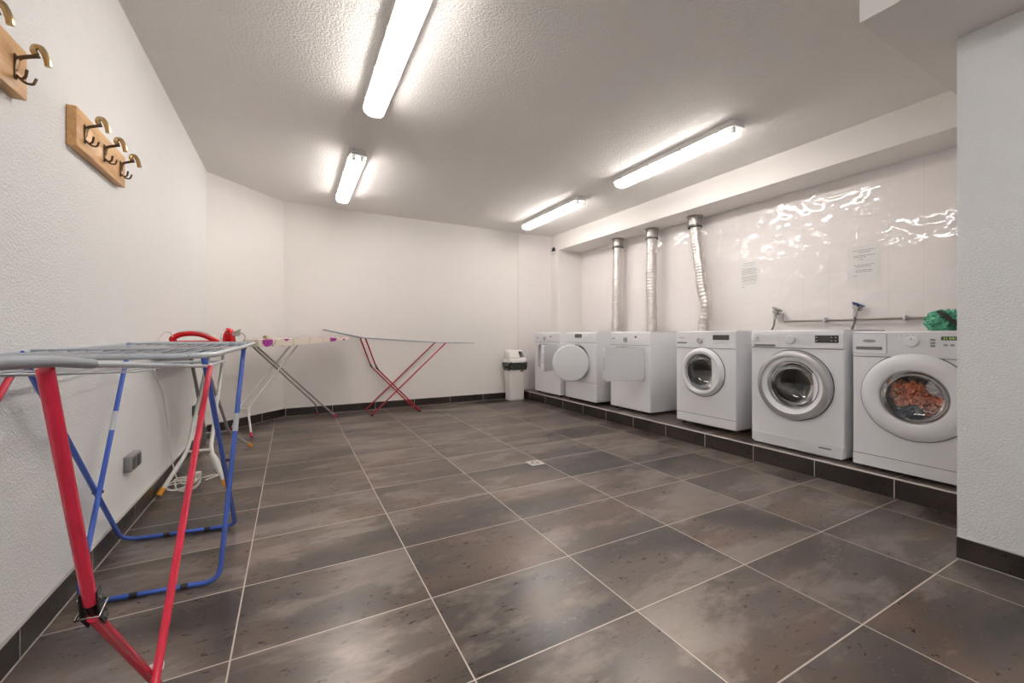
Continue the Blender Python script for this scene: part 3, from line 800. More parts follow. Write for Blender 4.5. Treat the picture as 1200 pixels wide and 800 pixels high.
def knob(t, x, z, r, parent, ring=None, km='plastic'):
    bm = bmesh.new(); lathe(bm, [(r*1.02, -0.003), (r, -0.018), (r*0.86, -0.022), (0, -0.022)], (x, 0, z), 'y', 32, cap=False)
    k = link('dial_knob', bm, M[km], parent)
    if ring:
        bm = bmesh.new(); lathe(bm, [(r*1.25, -0.0015), (r*1.25, -0.005), (r*1.05, -0.005), (r*1.05, -0.0015)], (x, 0, z), 'y', 32); link('dial_ring', bm, ring, k)
    bm = bmesh.new(); box(bm, x-0.0012, x+0.0012, -0.0235, -0.0215, z+r*0.3, z+r*0.85); link('dial_mark', bm, M['icon'], k)
    return k
def washer_door(t, cx, cz, R, r, mat, outer=None, prot=0.035, name='door', bowl=1.0):
    bm = bmesh.new()
    lathe(bm, [(R+0.004, -0.0005), (R+0.004, -0.004), (R-0.002, -0.004)], (cx, 0, cz), 'y', 80); link('door_seam', bm, M['seam'], t)
    bm = bmesh.new()
    if outer:
        rm = outer
        lathe(bm, [(R, -0.001), (R, -prot*0.45), (R-0.010, -prot*0.8), (rm+0.012, -prot), (rm, -prot*0.96)], (cx, 0, cz), 'y', 80, mi=0)
        d = link(name, bm, M['silver'], t); d['label'] = 'silver ringed door'
        bm = bmesh.new(); lathe(bm, [(rm, -prot*0.94), (rm-0.006, -prot*0.8), (r+0.012, -prot*0.62), (r+0.002, -prot*0.3), (r, 0.01), (r+0.01, 0.02)], (cx, 0, cz), 'y', 80)
        link('inner_ring', bm, mat, d)
    else:
        lathe(bm, [(R, -0.001), (R, -prot*0.25), (R-0.006, -prot*0.5), (R-0.026, -prot*0.86), ((R+r)/2, -prot), (r+0.012, -prot), (r+0.003, -prot*0.9), (r, -prot*0.6), (r, 0.01), (r+0.01, 0.02)], (cx, 0, cz), 'y', 80)
        d = link(name, bm, mat, t)
    bm = bmesh.new()
    lathe(bm, [(r+0.001, -prot*0.5), (r*0.965, -prot*0.25), (r*0.93, 0.02*bowl), (r*0.84, 0.05*bowl), (r*0.6, 0.078*bowl), (r*0.3, 0.088*bowl), (0, 0.090*bowl)], (cx, 0, cz), 'y', 64)
    link('door_glass', bm, M['glass'], d)
    bm = bmesh.new(); lathe(bm, [(r+0.0005, -prot*0.5-0.003), (r*0.975, -prot*0.5-0.004), (r*0.965, -prot*0.5), (r*0.97, -prot*0.5+0.006)], (cx, 0, cz), 'y', 64); link('glass_rim', bm, M['silver'], d)
    return d
def door_handle(d, cx, cz, r, xc, mat, y0=-0.022):
    """white grip filling the segment of the porthole right of x=xc"""
    poly = []; a0 = math.acos(max(-1, min(1, (xc-cx)/r)))
    for k in range(13):
        a = -a0+2*a0*k/12; poly.append((cx+(r+0.006)*math.cos(a), cz+(r+0.006)*math.sin(a)))
    h = (r)*math.sin(a0)
    for k in range(9):
        s = 1-2*k/8; poly.append((xc+0.010*(1-s*s), cz+h*0.98*s))
    bm = bmesh.new(); prism(bm, poly, y0, 0.004, 'y'); return link('door_handle', bm, mat, d)
def kick_line(t, w, z, r=0.0):
    return strip(t, 'seam_line', -w/2+0.006, w/2-0.006, z-0.0015, z+0.0015, M['seam'], -0.0008, 0.002)
def top_lid(t, w, d, z, mat):
    bm = bmesh.new(); box(bm, -w/2+0.001, w/2-0.001, 0.012, d, z-0.001, z+0.004, 0.002); return link('worktop', bm, mat, t)
def side_ribs(t, w, d, xs=None):
    bm = bmesh.new()
    for y in (0.28, 0.38, 0.40, 0.50):
        box(bm, w/2-0.001, w/2+0.0015, y, y+0.006, 0.10, 0.72, 0.001)
    box(bm, w/2-0.001, w/2+0.0015, 0.10, 0.57, 0.745, 0.750)
    link('side_embossing', bm, M['enamel_cool'], t)
def print_marks(t, parent, cx, cz, R, n=8):
    bm = bmesh.new()
    for k in range(n):
        a = math.radians(215-250*k/(n-1)); x = cx+math.cos(a)*R*1.25; z = cz+math.sin(a)*R
        w = 0.010
        s = 1 if math.cos(a) > 0 else -1
        box(bm, min(x, x+s*w), max(x, x+s*w), -0.0042, -0.0035, z-0.0009, z+0.0009)
    link('program_marks', bm, M['icon'], parent)
ROT = -PI/2
XF = {'M1': 3.30, 'M2': 3.33, 'M3': 3.40, 'M4': 3.40, 'M5': 3.33, 'M6': 3.315}

# --- M4
t = thing('washing_machine', 'white slim washing machine with small porthole, between dryer and silver-ringed washer', 'washing machine', (XF['M4'], 1.785, ZS), ROT)
w = 0.60
cabinet(t, w, 0.57, 0.028, 0.860, -0.018, 0.498, round_hole(0.190), M['enamel'])
top_lid(t, w, 0.57, 0.860, M['enamel'])
feet(t, w, 0.57, 0.03)
cp = strip(t, 'control_panel', -w/2+0.004, w/2-0.004, 0.716, 0.856, M['plastic'], -0.006, 0.010, r=0.006)
kick_line(t, w, 0.712)
kick_line(t, w, 0.112)
dw = strip(t, 'detergent_drawer', -0.292, -0.155, 0.722, 0.846, M['plastic'], -0.009, 0.006, cp, 0.005)
strip(t, 'drawer_grip', -0.280, -0.174, 0.750, 0.764, M['slot'], -0.0098, 0.004, dw, 0.003)
text_mesh('logo', 'Whirlpool', 0.016, M['icon'], cp, (-0.226, -0.0095, 0.802), (PI/2, 0, 0))
knob(t, -0.038, 0.779, 0.026, cp, None, 'silver')
strip(t, 'display', 0.091, 0.243, 0.786, 0.829, M['lcd_dark'], -0.0075, 0.004, cp, 0.003)
bm = bmesh.new()
for k in range(7): box(bm, 0.105+k*0.019, 0.110+k*0.019, -0.0078, -0.006, 0.752, 0.757)
box(bm, 0.095, 0.24, -0.0070, -0.006, 0.768, 0.7695)
link('buttons', bm, M['icon'], cp)
print_marks(t, cp, -0.038, 0.779, 0.045)
drum(t, -0.018, 0.498, 0.235); gasket(t, -0.018, 0.498, 0.190)
d = washer_door(t, -0.016, 0.498, 0.217, 0.165, M['plastic'])
door_handle(d, -0.018, 0.498, 0.166, 0.085, M['plastic'])
side_ribs(t, w, 0.57)

# --- M5
t = thing('washing_machine', 'white washing machine with wide silver ring around its porthole', 'washing machine', (XF['M5'], 1.005, ZS), ROT)
w = 0.615
cabinet(t, w, 0.60, 0.015, 0.862, -0.010, 0.472, round_hole(0.200), M['enamel'])
top_lid(t, w, 0.60, 0.862, M['enamel'])
feet(t, w, 0.60, 0.02)
cp = strip(t, 'control_panel', -w/2+0.004, w/2-0.004, 0.738, 0.838, M['plastic'], -0.007, 0.012, r=0.004)
kick_line(t, w, 0.734)
bm = bmesh.new(); prism(bm, [(-w/2+0.003, 0.088), (w/2-0.003, 0.088), (w/2-0.012, 0.012), (-w/2+0.024, 0.012)], -0.004, 0.01, 'y'); kp = link('kick_plate', bm, M['enamel_cool'], t)
strip(t, 'filter_flap', 0.095, 0.285, 0.020, 0.078, M['enamel_cool'], -0.0055, 0.003, kp, 0.006)
strip(t, 'flap_grip', 0.160, 0.235, 0.060, 0.070, M['slot'], -0.0063, 0.003, kp, 0.003)
dw = strip(t, 'detergent_drawer', -0.300, -0.105, 0.742, 0.834, M['plastic'], -0.0095, 0.006, cp, 0.003)
strip(t, 'drawer_grip', -0.279, -0.122, 0.744, 0.760, M['slot'], -0.0103, 0.004, dw, 0.003)
bm = bmesh.new()
lathe(bm, [(0.012, -0.0100), (0.012, -0.0104), (0.0095, -0.0104), (0.0095, -0.0100)], (-0.254, 0, 0.803), 'y', 24)
box(bm, -0.262, -0.246, -0.0104, -0.0098, 0.8015, 0.8045); prism(bm, [(-0.2555, 0.793), (-0.2525, 0.793), (-0.2525, 0.813), (-0.2555, 0.813)], -0.0104, -0.0098, 'y')
link('emblem', bm, M['icon'], cp)
text_mesh('logo', 'Electrolux', 0.014, M['icon'], cp, (-0.254, -0.0098, 0.783), (PI/2, 0, 0))
knob(t, -0.016, 0.795, 0.030, cp, M['seam'])
dsp = strip(t, 'display', 0.140, 0.278, 0.776, 0.826, M['dark'], -0.009, 0.004, cp, 0.003)
strip(t, 'display_window', 0.170, 0.228, 0.782, 0.820, M['lcd_dark'], -0.0098, 0.003, dsp)
bm = bmesh.new()
for x, z in ((0.150, 0.812), (0.150, 0.790), (0.238, 0.812), (0.238, 0.790), (0.262, 0.812), (0.262, 0.790)):
    box(bm, x-0.006, x+0.006, -0.0098, -0.0085, z-0.004, z+0.004)
link('display_icons', bm, M['icon'], dsp)
drum(t, -0.010, 0.472, 0.240); gasket(t, -0.010, 0.472, 0.200)
d = washer_door(t, 0.0, 0.472, 0.248, 0.163, M['plastic'], outer=0.203, prot=0.045)
door_handle(d, 0.0, 0.472, 0.162, 0.132, M['plastic'], -0.03)

# --- M6
t = thing('washing_machine', 'white washing machine loaded with orange laundry beside the pillar', 'washing machine', (XF['M6'], 0.345, ZS), ROT)
w = 0.605
cabinet(t, w, 0.60, 0.018, 0.848, -0.004, 0.470, round_hole(0.205), M['enamel'])
top_lid(t, w, 0.60, 0.848, M['enamel'])
feet(t, w, 0.60, 0.02)
cp = strip(t, 'control_panel', -w/2+0.004, w/2-0.004, 0.700, 0.844, M['plastic'], -0.006, 0.010, r=0.010)
kick_line(t, w, 0.696)
bm = bmesh.new(); prism(bm, rrect(-w/2+0.004, w/2-0.004, 0.020, 0.087, 0.008), -0.004, 0.01, 'y'); link('kick_plate', bm, M['enamel'], t)
kick_line(t, w, 0.0895)
dw = strip(t, 'detergent_drawer', -0.293, -0.130, 0.716, 0.838, M['plastic'], -0.010, 0.006, cp, 0.006)
bm = bmesh.new(); p_ = rrect(-0.294, -0.129, 0.715, 0.839, 0.007)
tube(bm, [(x, -0.0065, z) for x, z in p_], 0.0008, 4, closed=True); link('drawer_seam', bm, M['slot'], dw)
strip(t, 'drawer_grip', -0.280, -0.149, 0.738, 0.757, M['slot'], -0.0108, 0.004, dw, 0.004)
bm = bmesh.new(); lathe(bm, [(0.011, -0.0102), (0.0105, -0.0112), (0, -0.0112)], (-0.213, 0, 0.793), 'y', 32, sx=3.0); eb = link('logo_badge', bm, M['silver'], dw)
text_mesh('logo', 'Whirlpool', 0.014, M['ink'], eb, (-0.213, -0.0116, 0.793), (PI/2, 0, 0))
knob(t, -0.014, 0.789, 0.030, cp)
dsp = strip(t, 'display', 0.106, 0.185, 0.800, 0.820, M['lcd'], -0.0078, 0.004, cp, 0.002)
bm = bmesh.new()
for k, wdt in enumerate((0.006, 0.003, 0.008, 0.008, 0.003, 0.008)): box(bm, 0.116+k*0.011, 0.116+k*0.011+wdt, -0.0084, -0.0072, 0.805, 0.815)
link('display_segments', bm, M['lcd_seg'], dsp)
bm = bmesh.new()
for k in range(6): prism(bm, [(-0.088+k*0.026, 0.823), (-0.084+k*0.026, 0.823), (-0.086+k*0.026, 0.829)], -0.0072, -0.006, 'y')
for k in range(3): box(bm, 0.062, 0.082, -0.0085, -0.006, 0.762+k*0.018, 0.772+k*0.018, 0.002)
for k in range(3): box(bm, 0.116+k*0.026, 0.132+k*0.026, -0.0072, -0.006, 0.768, 0.778)
link('buttons', bm, M['icon'], cp)
print_marks(t, cp, -0.014, 0.789, 0.050, 10)
drum(t, -0.004, 0.470, 0.245); gasket(t, -0.004, 0.470, 0.205)
d = washer_door(t, -0.004, 0.470, 0.250, 0.153, M['plastic'], prot=0.040, bowl=0.6)
# laundry inside
def crumple(name, label, mat, loc, size, seed, amp=0.25, freq=2.2):
    bm = bmesh.new(); bmesh.ops.create_icosphere(bm, subdivisions=5, radius=1.0)
    for v in bm.verts:
        p = v.co.normalized(); q = p*freq+Vector((seed*3.1, seed*1.7, seed))
        w_ = noise.noise_vector(q*0.7)*0.9
        n1 = 1-abs(noise.noise(q+w_))*2; n2 = 1-abs(noise.noise(q*2.3+w_*2))*2; n3 = 1-abs(noise.noise(q*5+w_*2))*2
        v.co = p*(1+amp*(n1*0.6+n2*0.35+n3*0.16)-amp*0.5)
        v.co = Vector((v.co.x*size[0], v.co.y*size[1], v.co.z*size[2]))
    o = link(name, bm, mat); o.location = loc
    return o
def m6(x, y, z): return (XF['M6']+y, 0.345-x, ZS+z)
tag(crumple('printed_garment', '', M['cloth_orange'], m6(-0.070, 0.150, 0.480), (0.085, 0.085, 0.095), 1.3, 0.45, 2.6), 'orange and brown printed garment on left side behind the porthole glass', 'clothing')
tag(crumple('printed_garment', '', M['cloth_orange2'], m6(0.065, 0.150, 0.400), (0.085, 0.095, 0.075), 4.1, 0.45, 2.6), 'coral printed garment at the bottom right behind the porthole glass', 'clothing')
tag(crumple('knitted_top', '', M['cloth_grey'], m6(0.090, 0.140, 0.530), (0.085, 0.075, 0.060), 7.7, 0.4, 3.0), 'pale grey garment at the upper right behind the porthole glass', 'clothing')
tag(crumple('blue_garment', '', M['cloth_blue'], m6(-0.045, 0.140, 0.365), (0.075, 0.085, 0.065), 9.2, 0.35, 2.0), 'slate blue garment at the bottom left behind the porthole glass', 'clothing')
tag(crumple('dark_garment', '', M['cloth_dark'], m6(-0.045, 0.175, 0.585), (0.100, 0.10, 0.060), 5.5, 0.4, 2.4), 'charcoal garment along the top behind the porthole glass', 'clothing')
# green bag on top of M6
tz = ZS+0.853
t = thing('mesh_laundry_bag', 'crumpled green mesh bag with dark strap lying on a washing machine', 'bag', (3.62, 0.30, tz))
o = crumple('bag_body', '', M['green'], (0, 0, 0.055), (0.078, 0.088, 0.064), 2.2, 0.55, 1.5); o.parent = t
bm = bmesh.new()
tube(bm, fillet([(-0.055, 0.02, 0.115), (-0.075, -0.015, 0.09), (-0.085, -0.045, 0.055), (-0.075, -0.075, 0.03)], 0.03, 5), 0.018, 8, flat=0.45)
link('strap', bm, M['strap'], t)

# --- dryers
def dryer(label, X, Yc, w, cx, cz, round_door, hinge_x, angle, dw_, dh, panel_z, line_z=None, disp=None):
    t = thing('tumble_dryer', label, 'tumble dryer', (X, Yc, ZS), ROT)
    hole = round_hole(0.205) if round_door else rect_hole(dw_/2-0.025, dh/2-0.002)
    cabinet(t, w, 0.58, 0.024, 0.862, cx, cz, hole, M['enamel'], depth_lip=0.05)
    top_lid(t, w, 0.58, 0.862, M['enamel']); feet(t, w, 0.58, 0.026)
    cp = strip(t, 'control_panel', -w/2+0.004, w/2-0.004, panel_z, 0.846, M['plastic'], -0.006, 0.010, r=0.006)
    kick_line(t, w, panel_z-0.003)
    if line_z: kick_line(t, w, line_z)
    # inner throat and drum
    bm = bmesh.new(); lathe(bm, [(0.235 if not round_door else 0.206, 0.05), (0.235, 0.07), (0.27, 0.10), (0.27, 0.50), (0, 0.50)], (cx, 0, min(cz, 0.52)), 'y', 48); link('drum', bm, M['steel'], t)
    if not round_door:
        inn, out = polar_hole(cx, cz, hole, (cx-0.275, cx+0.275, cz-0.27, cz+0.27)); bm = bmesh.new()
        vi = [bm.verts.new((x, 0.049, z)) for x, z in inn]; vo = [bm.verts.new((x, 0.052, z)) for x, z in out]
    # recessed rim round the opening
    bm = bmesh.new()
    if round_door: lathe(bm, [(0.225, -0.001), (0.225, -0.006), (0.213, -0.007), (0.206, 0.0), (0.205, 0.03)], (cx, 0, cz), 'y', 64)
    else:
        inn, _ = polar_hole(cx, cz, hole, (-w/2, w/2, 0, 0.9))
        tube(bm, [(x, 0.0, z) for x, z in inn], 0.006, 6, closed=True)
    link('opening_rim', bm, M['plastic_grey'], t)
    # open door, hinged at the right
    a = math.radians(angle)
    mt = Matrix.Translation((hinge_x, -0.004, 0)) @ Matrix.Rotation(a, 4, 'Z')
    bm = bmesh.new()
    if round_door:
        R = dw_/2
        lathe(bm, [(0, -0.040), (R*0.6, -0.040), (R-0.012, -0.036), (R, -0.026), (R, -0.004), (R-0.01, 0.0), (R*0.8, 0.004), (R*0.74, 0.030), (0, 0.032)], (-R-0.01, 0, cz), 'y', 64)
    else:
        prism(bm, rrect(-dw_, -0.005, cz-dh/2, cz+dh/2, 0.018), -0.038, 0.0, 'y')
        bmesh.ops.bevel(bm, geom=[e for e in bm.edges if all(abs(v.co.y+0.038) < 1e-5 for v in e.verts)], offset=0.008, segments=2, affect='EDGES')
        prism(bm, rrect(-dw_+0.05, -0.055, cz-dh/2+0.04, cz+dh/2-0.04, 0.03), 0.0, 0.025, 'y')
    bmesh.ops.transform(bm, matrix=mt, verts=bm.verts[:])
    dr = link('door', bm, M['plastic'], t)
    if not round_door:
      bm = bmesh.new()
      for zz_ in (cz-dh*0.3, cz+dh*0.3): box(bm, hinge_x-0.012, hinge_x+0.012, -0.012, 0.001, zz_-0.02, zz_+0.02, 0.003)
      link('door_hinges', bm, M['plastic_grey'], t)
    if not round_door:
        bm = bmesh.new(); box(bm, -dw_-0.001, -dw_+0.012, -0.030, -0.010, cz-0.07, cz+0.07, 0.004)
        bmesh.ops.transform(bm, matrix=mt, verts=bm.verts[:]); link('door_grip', bm, M['plastic_grey'], dr)
    if disp == 'box':
        ds = strip(t, 'display', -0.097, 0.044, 0.795, 0.845-0.004, M['lcd_dark'], -0.0078, 0.004, cp, 0.003)
        bm = bmesh.new()
        for r_ in range(2):
            for k in range(4): box(bm, -0.085+k*0.032, -0.066+k*0.032, -0.0084, -0.0072, 0.802+r_*0.018, 0.810+r_*0.018)
        link('display_icons', bm, M['icon'], ds)
        knob(t, 0.136, 0.799, 0.026, cp, M['slot'])
        text_mesh('logo', 'Electrolux', 0.012, M['icon'], cp, (-0.245, -0.0066, 0.835), (PI/2, 0, 0))
    else:
        knob(t, -0.046, 0.781, 0.028, cp, None, 'silver')
        strip(t, 'button', 0.092, 0.116, 0.797, 0.818, M['dark'], -0.0085, 0.004, cp, 0.003)
        bm = bmesh.new(); lathe(bm, [(0.010, -0.0062), (0.0095, -0.0075), (0, -0.0075)], (-0.24, 0, 0.791), 'y', 32, sx=2.6); lb = link('logo_badge', bm, M['silver'], cp)
        text_mesh('logo', 'Whirlpool', 0.012, M['ink'], lb, (-0.24, -0.0078, 0.791), (PI/2, 0, 0))
        bm = bmesh.new()
        for k in range(5): box(bm, 0.03+k*0.03, 0.045+k*0.03, -0.0068, -0.006, 0.752, 0.755)
        link('program_marks', bm, M['icon'], cp)
    return t
t = dryer('white dryer with square door opened towards the viewer, third machine from back wall', XF['M3'], 2.71, 0.60, -0.02, 0.532, False, 0.198, 81, 0.475, 0.335, 0.722)
side_ribs(t, 0.60, 0.58)
dryer('white dryer with round door swung open, second machine from back wall', XF['M2'], 3.485, 0.62, -0.035, 0.492, True, 0.190, 62, 0.440, 0.440, 0.738, 0.252, 'box')
dryer('white dryer with square door swung wide open in the back corner', XF['M1'], 4.195, 0.65, -0.02, 0.535, False, 0.200, 124, 0.45, 0.335, 0.735)

# ------------------------------------------------------------------ exhaust ducts
def duct(label, pts, r=0.060):
    t = thing('exhaust_duct', label, 'duct', (pts[0][0], pts[0][1], ZS), 0, 'silver dryer ducts')
    o = Vector((pts[0][0], pts[0][1], ZS))
    zt = 2.25; top = pts[-1]
    bm = bmesh.new(); lathe(bm, [(0, zt-0.001), (0.085, zt-0.001), (0.085, zt-0.012), (0.070, zt-0.016), (0.070, zt-0.10), (0.074, zt-0.105), (0.070, zt-0.11), (0, zt-0.11)], (top[0]-o.x, top[1]-o.y, -ZS), 'z', 32); link('ceiling_collar', bm, M['galv'], t)
    bm = bmesh.new(); lathe(bm, [(0.0715, -0.016), (0.0745, -0.013), (0.0745, -0.003), (0.0715, 0.0)], (top[0]-o.x, top[1]-o.y, zt-0.115-ZS), 'z', 32); link('hose_clamp', bm, M['seam'], t)
    P = [Vector(p)-o for p in pts]
    # dense path
    path = []
    sp = fillet(P, 0.12, 8)
    for a, b in zip(sp, sp[1:]):
        n = max(1, int((b-a).length/0.008))
        for k in range(n): path.append(a.lerp(b, k/n))
    path.append(sp[-1])
    rad = []
    for i, p in enumerate(path):
        k = noise.noise(Vector((p.z*6, o.y*5, 0)))*0.006
        rad.append(r+0.0022*math.sin(i*1.55)+k)
    bm = bmesh.new(); tube(bm, path, r, 22, radii=rad)
    for v in bm.verts:
        v.co += Vector((noise.noise(v.co*9+Vector((o.y, 0, 0))), noise.noise(v.co*9+Vector((0, o.y, 5))), 0))*0.006
    link('flexible_hose', bm, M['foil'], t)
    return t
DX = 4.075
duct('straight silver flexible duct rising nearest the back corner', [(DX, 3.66, ZS+0.002), (DX, 3.66, 0.9), (DX, 3.62, 2.16)])
duct('silver flexible duct in the middle of the three', [(DX, 3.00, ZS+0.002), (DX, 3.02, 0.95), (DX, 3.03, 1.5), (DX, 3.02, 2.16)])
duct('silver flexible duct leaning and kinked, right of the other two', [(DX, 2.26, ZS+0.002), (DX, 2.30, 1.02), (DX, 2.255, 1.22), (DX, 2.30, 1.40), (DX, 2.405, 2.16)], 0.058)

# ------------------------------------------------------------------ water pipe, taps, hoses
t = thing('water_pipe', 'thin grey water pipe running along the tiled wall above the washers', 'pipe', (4.18, 0.9, 1.068))
bm = bmesh.new(); tube(bm, fillet([(-0.0, 0.64, 0.075), (0.0, 0.64, 0.0), (0.0, -0.60, 0.0), (0.0, -0.75, 0.0)], 0.02), 0.0085, 10); link('pipe_run', bm, M['pipe'], t)
for y in (0.30, -0.22):
    bm = bmesh.new(); box(bm, -0.012, 0.034, y-0.008, y+0.008, -0.018, 0.026, 0.003); link('pipe_clip', bm, M['plastic_grey'], t)
def tap(label, y, z, lever):
    t = thing('water_tap', label, 'tap', (4.215, y, z)); t.scale = (1.35, 1.35, 1.25)
    bm = bmesh.new(); lathe(bm, [(0, 0), (0.022, 0), (0.022, -0.006), (0.012, -0.012), (0.012, -0.05), (0, -0.05)], (0, 0, 0), 'x', 20)
    tube(bm, fillet([(-0.035, 0, 0.0), (-0.035, 0.0, -0.02), (-0.035, 0.004, -0.055)], 0.01), 0.011, 12)
    tube(bm, [(-0.035, 0, 0), (-0.035, 0, 0.022)], 0.008, 10); link('tap_body', bm, M['chrome'], t)
    bm = bmesh.new(); box(bm, -0.046, -0.024, -0.032, 0.032, 0.022, 0.030, 0.003, 3, mat=Matrix.Rotation(0.5, 4, 'X')); box(bm, -0.062, -0.008, -0.008, 0.008, 0.022, 0.030, 0.003, 3); lathe(bm, [(0, 0.018), (0.012, 0.018), (0.012, 0.032), (0, 0.032)], (-0.035, 0, 0), 'z', 14); link('lever', bm, lever, t)
tap('grey water tap above the gap beside the slim washer', 1.573+0.03, 1.162, M['galv'])
tap('blue-levered water tap above the silver-ringed washer', 0.975, 1.162, M['blue_knob'])
for (y, y2, lb) in ((1.607, 1.66, 'short grey inlet hose hanging from the grey tap'), (0.979, 1.02, 'short grey inlet hose hanging from the blue-levered tap')):
    bm = bmesh.new(); tube(bm, fillet([(4.166, y, 1.092), (4.164, y+0.005, 1.03), (4.150, y2, 0.92), (4.14, y2+0.02, 0.60), (4.12, y2, 0.45), (4.08, y2, ZS+0.009), (4.02, y2, ZS+0.009)], 0.06, 5), 0.009, 10)
    tag(link('inlet_hose', bm, M['hose']), lb, 'hose')

# ------------------------------------------------------------------ notices on the tiles
def notice(label, y0, y1, z0, z1, lines, sleeve):
    t = thing('paper_notice', label, 'notice', (4.2145, (y0+y1)/2, (z0+z1)/2))
    w, h = (y0-y1)/2, (z1-z0)/2
    bm = bmesh.new(); box(bm, -0.0016, -0.0004, -w, w, -h, h); link('sheet', bm, M['paper'], t)
    bm = bmesh.new(); random.seed(int(y0*100))
    for (u0, u1, v) in lines:            # u from the sheet's left edge (which is +Y), v from top
        x = u0
        while x < u1-0.01:
            l = random.uniform(0.03, 0.10); x2 = min(u1, x+l)
            box(bm, -0.0021, -0.0015, w-x2*2*w, w-x*2*w, h-v*2*h-0.0018, h-v*2*h+0.0018); x = x2+0.018
    link('printed_lines', bm, M['ink'], t)
    if sleeve:
        bm = bmesh.new(); box(bm, -0.0040, -0.0030, -w*1.06, w*1.06, -h*1.08, h*1.0, 0.0004); 
        link('plastic_sleeve', bm, M['sleeve'], t)
notice('single sheet of dense small print taped to the tiles, nearer the ducts', 1.985, 1.775, 1.385, 1.688,
       [(0.2, 0.8, .08), (0.22, 0.8, .15)]+[(0.14, 0.9-0.1*(k % 3 == 0), 0.25+0.045*k) for k in range(5)]+[(0.14, 0.88, 0.50+0.045*k) for k in range(5)]+[(0.14, 0.85, .76), (0.14, 0.3, .85)], False)
notice('paper notice in clear plastic sleeve on tiles above the washers', 1.050, 0.838, 1.378, 1.668,
       [(0.18, 0.85, .14), (0.34, 0.72, .19), (0.2, 0.86, .29), (0.2, 0.6, .33), (0.36, 0.5, .39), (0.2, 0.84, .55), (0.28, 0.76, .595), (0.26, 0.78, .69), (0.26, 0.8, .735), (0.18, 0.32, .84)], True)

# ------------------------------------------------------------------ round vent hole on the column
t = thing('round_wall_vent', 'small round white-rimmed vent hole high up by the back corner', 'vent', (3.7775, 4.735, 2.262))
bm = bmesh.new(); lathe(bm, [(0.066, 0.0), (0.066, -0.006), (0.052, -0.006), (0.050, 0.0)], (0, 0, 0), 'x', 32); link('rim', bm, M['plastic_grey'], t)
bm = bmesh.new(); lathe(bm, [(0.052, -0.002), (0.0, -0.0022)], (0, 0, 0), 'x', 32); link('opening', bm, M['vent_dark'], t)  # flat dark disc, the hole's shade put into its colour

# ------------------------------------------------------------------ floor drain
t = thing('floor_drain', 'small square pale metal drain set in the tiled floor', 'drain', (1.742, 1.955, 0.0))
bm = bmesh.new(); box(bm, -0.052, 0.052, -0.052, 0.052, 0.0, 0.003, 0.001); link('plate', bm, M['drain'], t)
bm = bmesh.new()
for k in range(8):
    a = 2*PI*k/8; box(bm, -0.004, 0.004, 0.016, 0.036, 0.0031, 0.0036, mat=Matrix.Rotation(a, 4, 'Z'))
link('grate_slots', bm, M['seam'], t)

# ------------------------------------------------------------------ pedal-less swing bin
t = thing('swing_lid_bin', 'tall white plastic swing-lid bin with dark liner in the back corner', 'bin', (3.045, 4.665, 0.0))
def loft_rr(bm, secs, cap=True, mi=0):
    rings = []
    for (w, d, z, r) in secs:
        rings.append([bm.verts.new((x, y, z)) for x, y in rrect(-w/2, w/2, -d/2, d/2, r)])
    for a, b in zip(rings, rings[1:]):
        n = len(a)
        for k in range(n): bm.faces.new((a[k], a[(k+1) % n], b[(k+1) % n], b[k])).material_index = mi
    if cap: bm.faces.new(rings[0]); bm.faces.new(rings[-1])
bm = bmesh.new(); loft_rr(bm, [(0.225, 0.185, 0.0, 0.03), (0.232, 0.19, 0.006, 0.03), (0.236, 0.194, 0.045, 0.035), (0.230, 0.188, 0.048, 0.035), (0.268, 0.222, 0.50, 0.045), (0.276, 0.230, 0.505, 0.045), (0.276, 0.230, 0.53, 0.045)]); link('body', bm, M['bin'], t)
bm = bmesh.new()
rings = []
random.seed(5)
base = rrect(-0.5, 0.5, -0.5, 0.5, 0.16, 8)
for (w, d, z) in ((0.272, 0.226, 0.440), (0.292, 0.246, 0.445), (0.300, 0.254, 0.475), (0.296, 0.250, 0.505), (0.306, 0.260, 0.535), (0.290, 0.240, 0.545)):
    ring = []
    for k, (x, y) in enumerate(base):
        nz = noise.noise(Vector((x*9, y*9, z*40))); ring.append(bm.verts.new((x*w*(1+nz*0.10), y*d*(1+nz*0.10), z+nz*0.030)))
    rings.append(ring)
for a, b in zip(rings, rings[1:]):
    n = len(a)
    for k in range(n): bm.faces.new((a[k], a[(k+1) % n], b[(k+1) % n], b[k]))
bmesh.ops.create_icosphere(bm, subdivisions=3, radius=0.042, matrix=Matrix.Translation((-0.178, -0.09, 0.510)))
bmesh.ops.create_icosphere(bm, subdivisions=3, radius=0.026, matrix=Matrix.Translation((-0.125, -0.115, 0.480)))
for v in bm.verts:
    if v.co.x < -0.1 and not (abs(v.co.x) < 0.155 and v.co.z < 0.44): v.co += noise.noise_vector(v.co*40)*0.016
link('bin_liner', bm, M['bag'], t)
bm = bmesh.new()
loft_rr(bm, [(0.285, 0.238, 0.545, 0.045), (0.285, 0.238, 0.572, 0.045), (0.270, 0.228, 0.585, 0.045)], True)
link('lid_collar', bm, M['bin'], t)
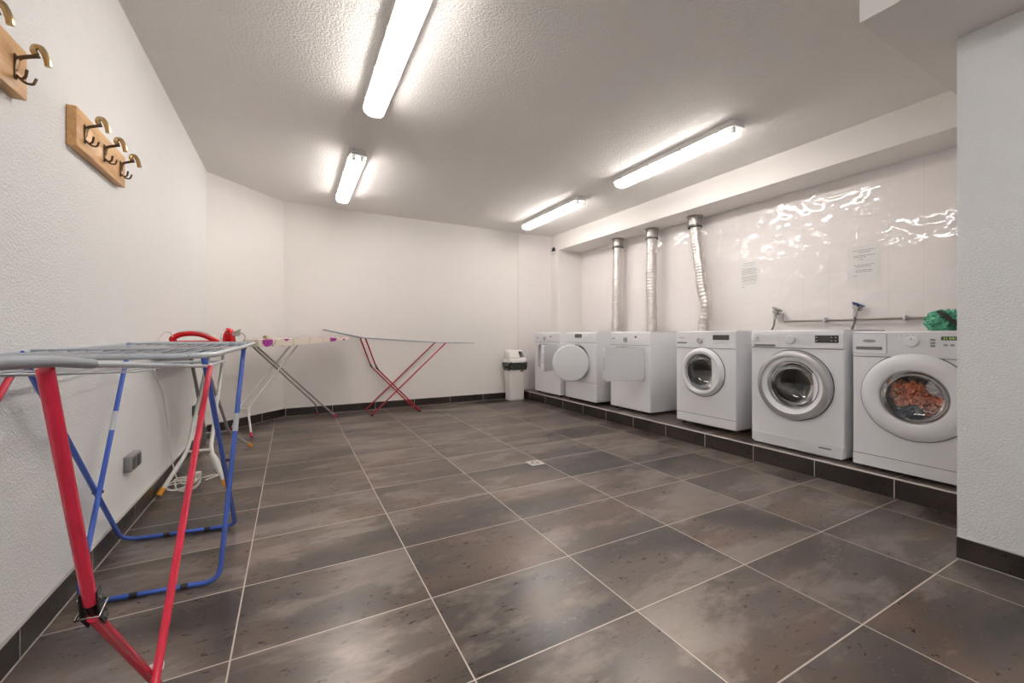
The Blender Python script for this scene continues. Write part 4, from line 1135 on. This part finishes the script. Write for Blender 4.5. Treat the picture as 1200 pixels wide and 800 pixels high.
# sloping hood whose mouth faces into the room
side = [(-0.112, 0.578), (-0.100, 0.600), (0.000, 0.705), (0.030, 0.722), (0.062, 0.712), (0.106, 0.620), (0.108, 0.578)]
for s_ in (-1, 1):
    bm = bmesh.new(); prism(bm, side, s_*0.131-0.007, s_*0.131+0.007, 'x')
    bmesh.ops.bevel(bm, geom=bm.edges[:], offset=0.003, segments=2, affect='EDGES'); link('lid_cheek', bm, M['bin'], t)
bm = bmesh.new()
prism(bm, [(0.000, 0.700), (0.000, 0.705), (0.030, 0.722), (0.062, 0.712), (0.106, 0.620), (0.108, 0.578), (0.100, 0.578), (0.098, 0.618), (0.056, 0.704), (0.030, 0.713)], -0.128, 0.128, 'x')
prism(bm, [(-0.112, 0.578), (-0.100, 0.600), (-0.084, 0.617), (-0.078, 0.608), (-0.094, 0.578)], -0.128, 0.128, 'x')
link('lid_hood', bm, M['bin'], t)
bm = bmesh.new(); box(bm, -0.118, 0.050, -0.078, 0.078, -0.005, 0.005, 0.004, 2, mat=Matrix.Translation((-0.005, -0.045, 0.668)) @ Matrix.Rotation(math.radians(46), 4, 'X') @ Matrix.Rotation(math.radians(-5), 4, 'Z'))
link('swing_flap', bm, M['bin'], t)
bm = bmesh.new(); box(bm, -0.12, 0.12, -0.09, 0.095, 0.580, 0.592); box(bm, -0.12, 0.12, 0.04, 0.05, 0.592, 0.70); link('mouth_shade', bm, M['slot'], t)  # grey inner panels carry the shade of the mouth in their colour
bm = bmesh.new(); box(bm, 0.035, 0.080, -0.1165, -0.1105, 0.412, 0.440, 0.001, mat=None); link('sticker', bm, M['sticker'], t)

# ------------------------------------------------------------------ world, camera, colour
w = bpy.data.worlds.new('World'); scene.world = w; w.use_nodes = True
w.node_tree.nodes['Background'].inputs[0].default_value = (0.9, 0.95, 1.0, 1); w.node_tree.nodes['Background'].inputs[1].default_value = 0.05
cam = bpy.data.cameras.new('camera'); co = bpy.data.objects.new('camera', cam); COL.objects.link(co)
cam.sensor_width = 36; cam.lens = 482.97/1200*36; cam.clip_start = 0.02
cam.shift_y = -(400-392.4)/1200
co.location = (0.1562, -0.6448, 0.9438); co.rotation_euler = (PI/2, 0, -0.4918)
scene.camera = co
vs = scene.view_settings; vs.view_transform = 'Standard'; vs.look = 'None'; vs.gamma = 1; vs.use_curve_mapping = False
vs.exposure = 1.12
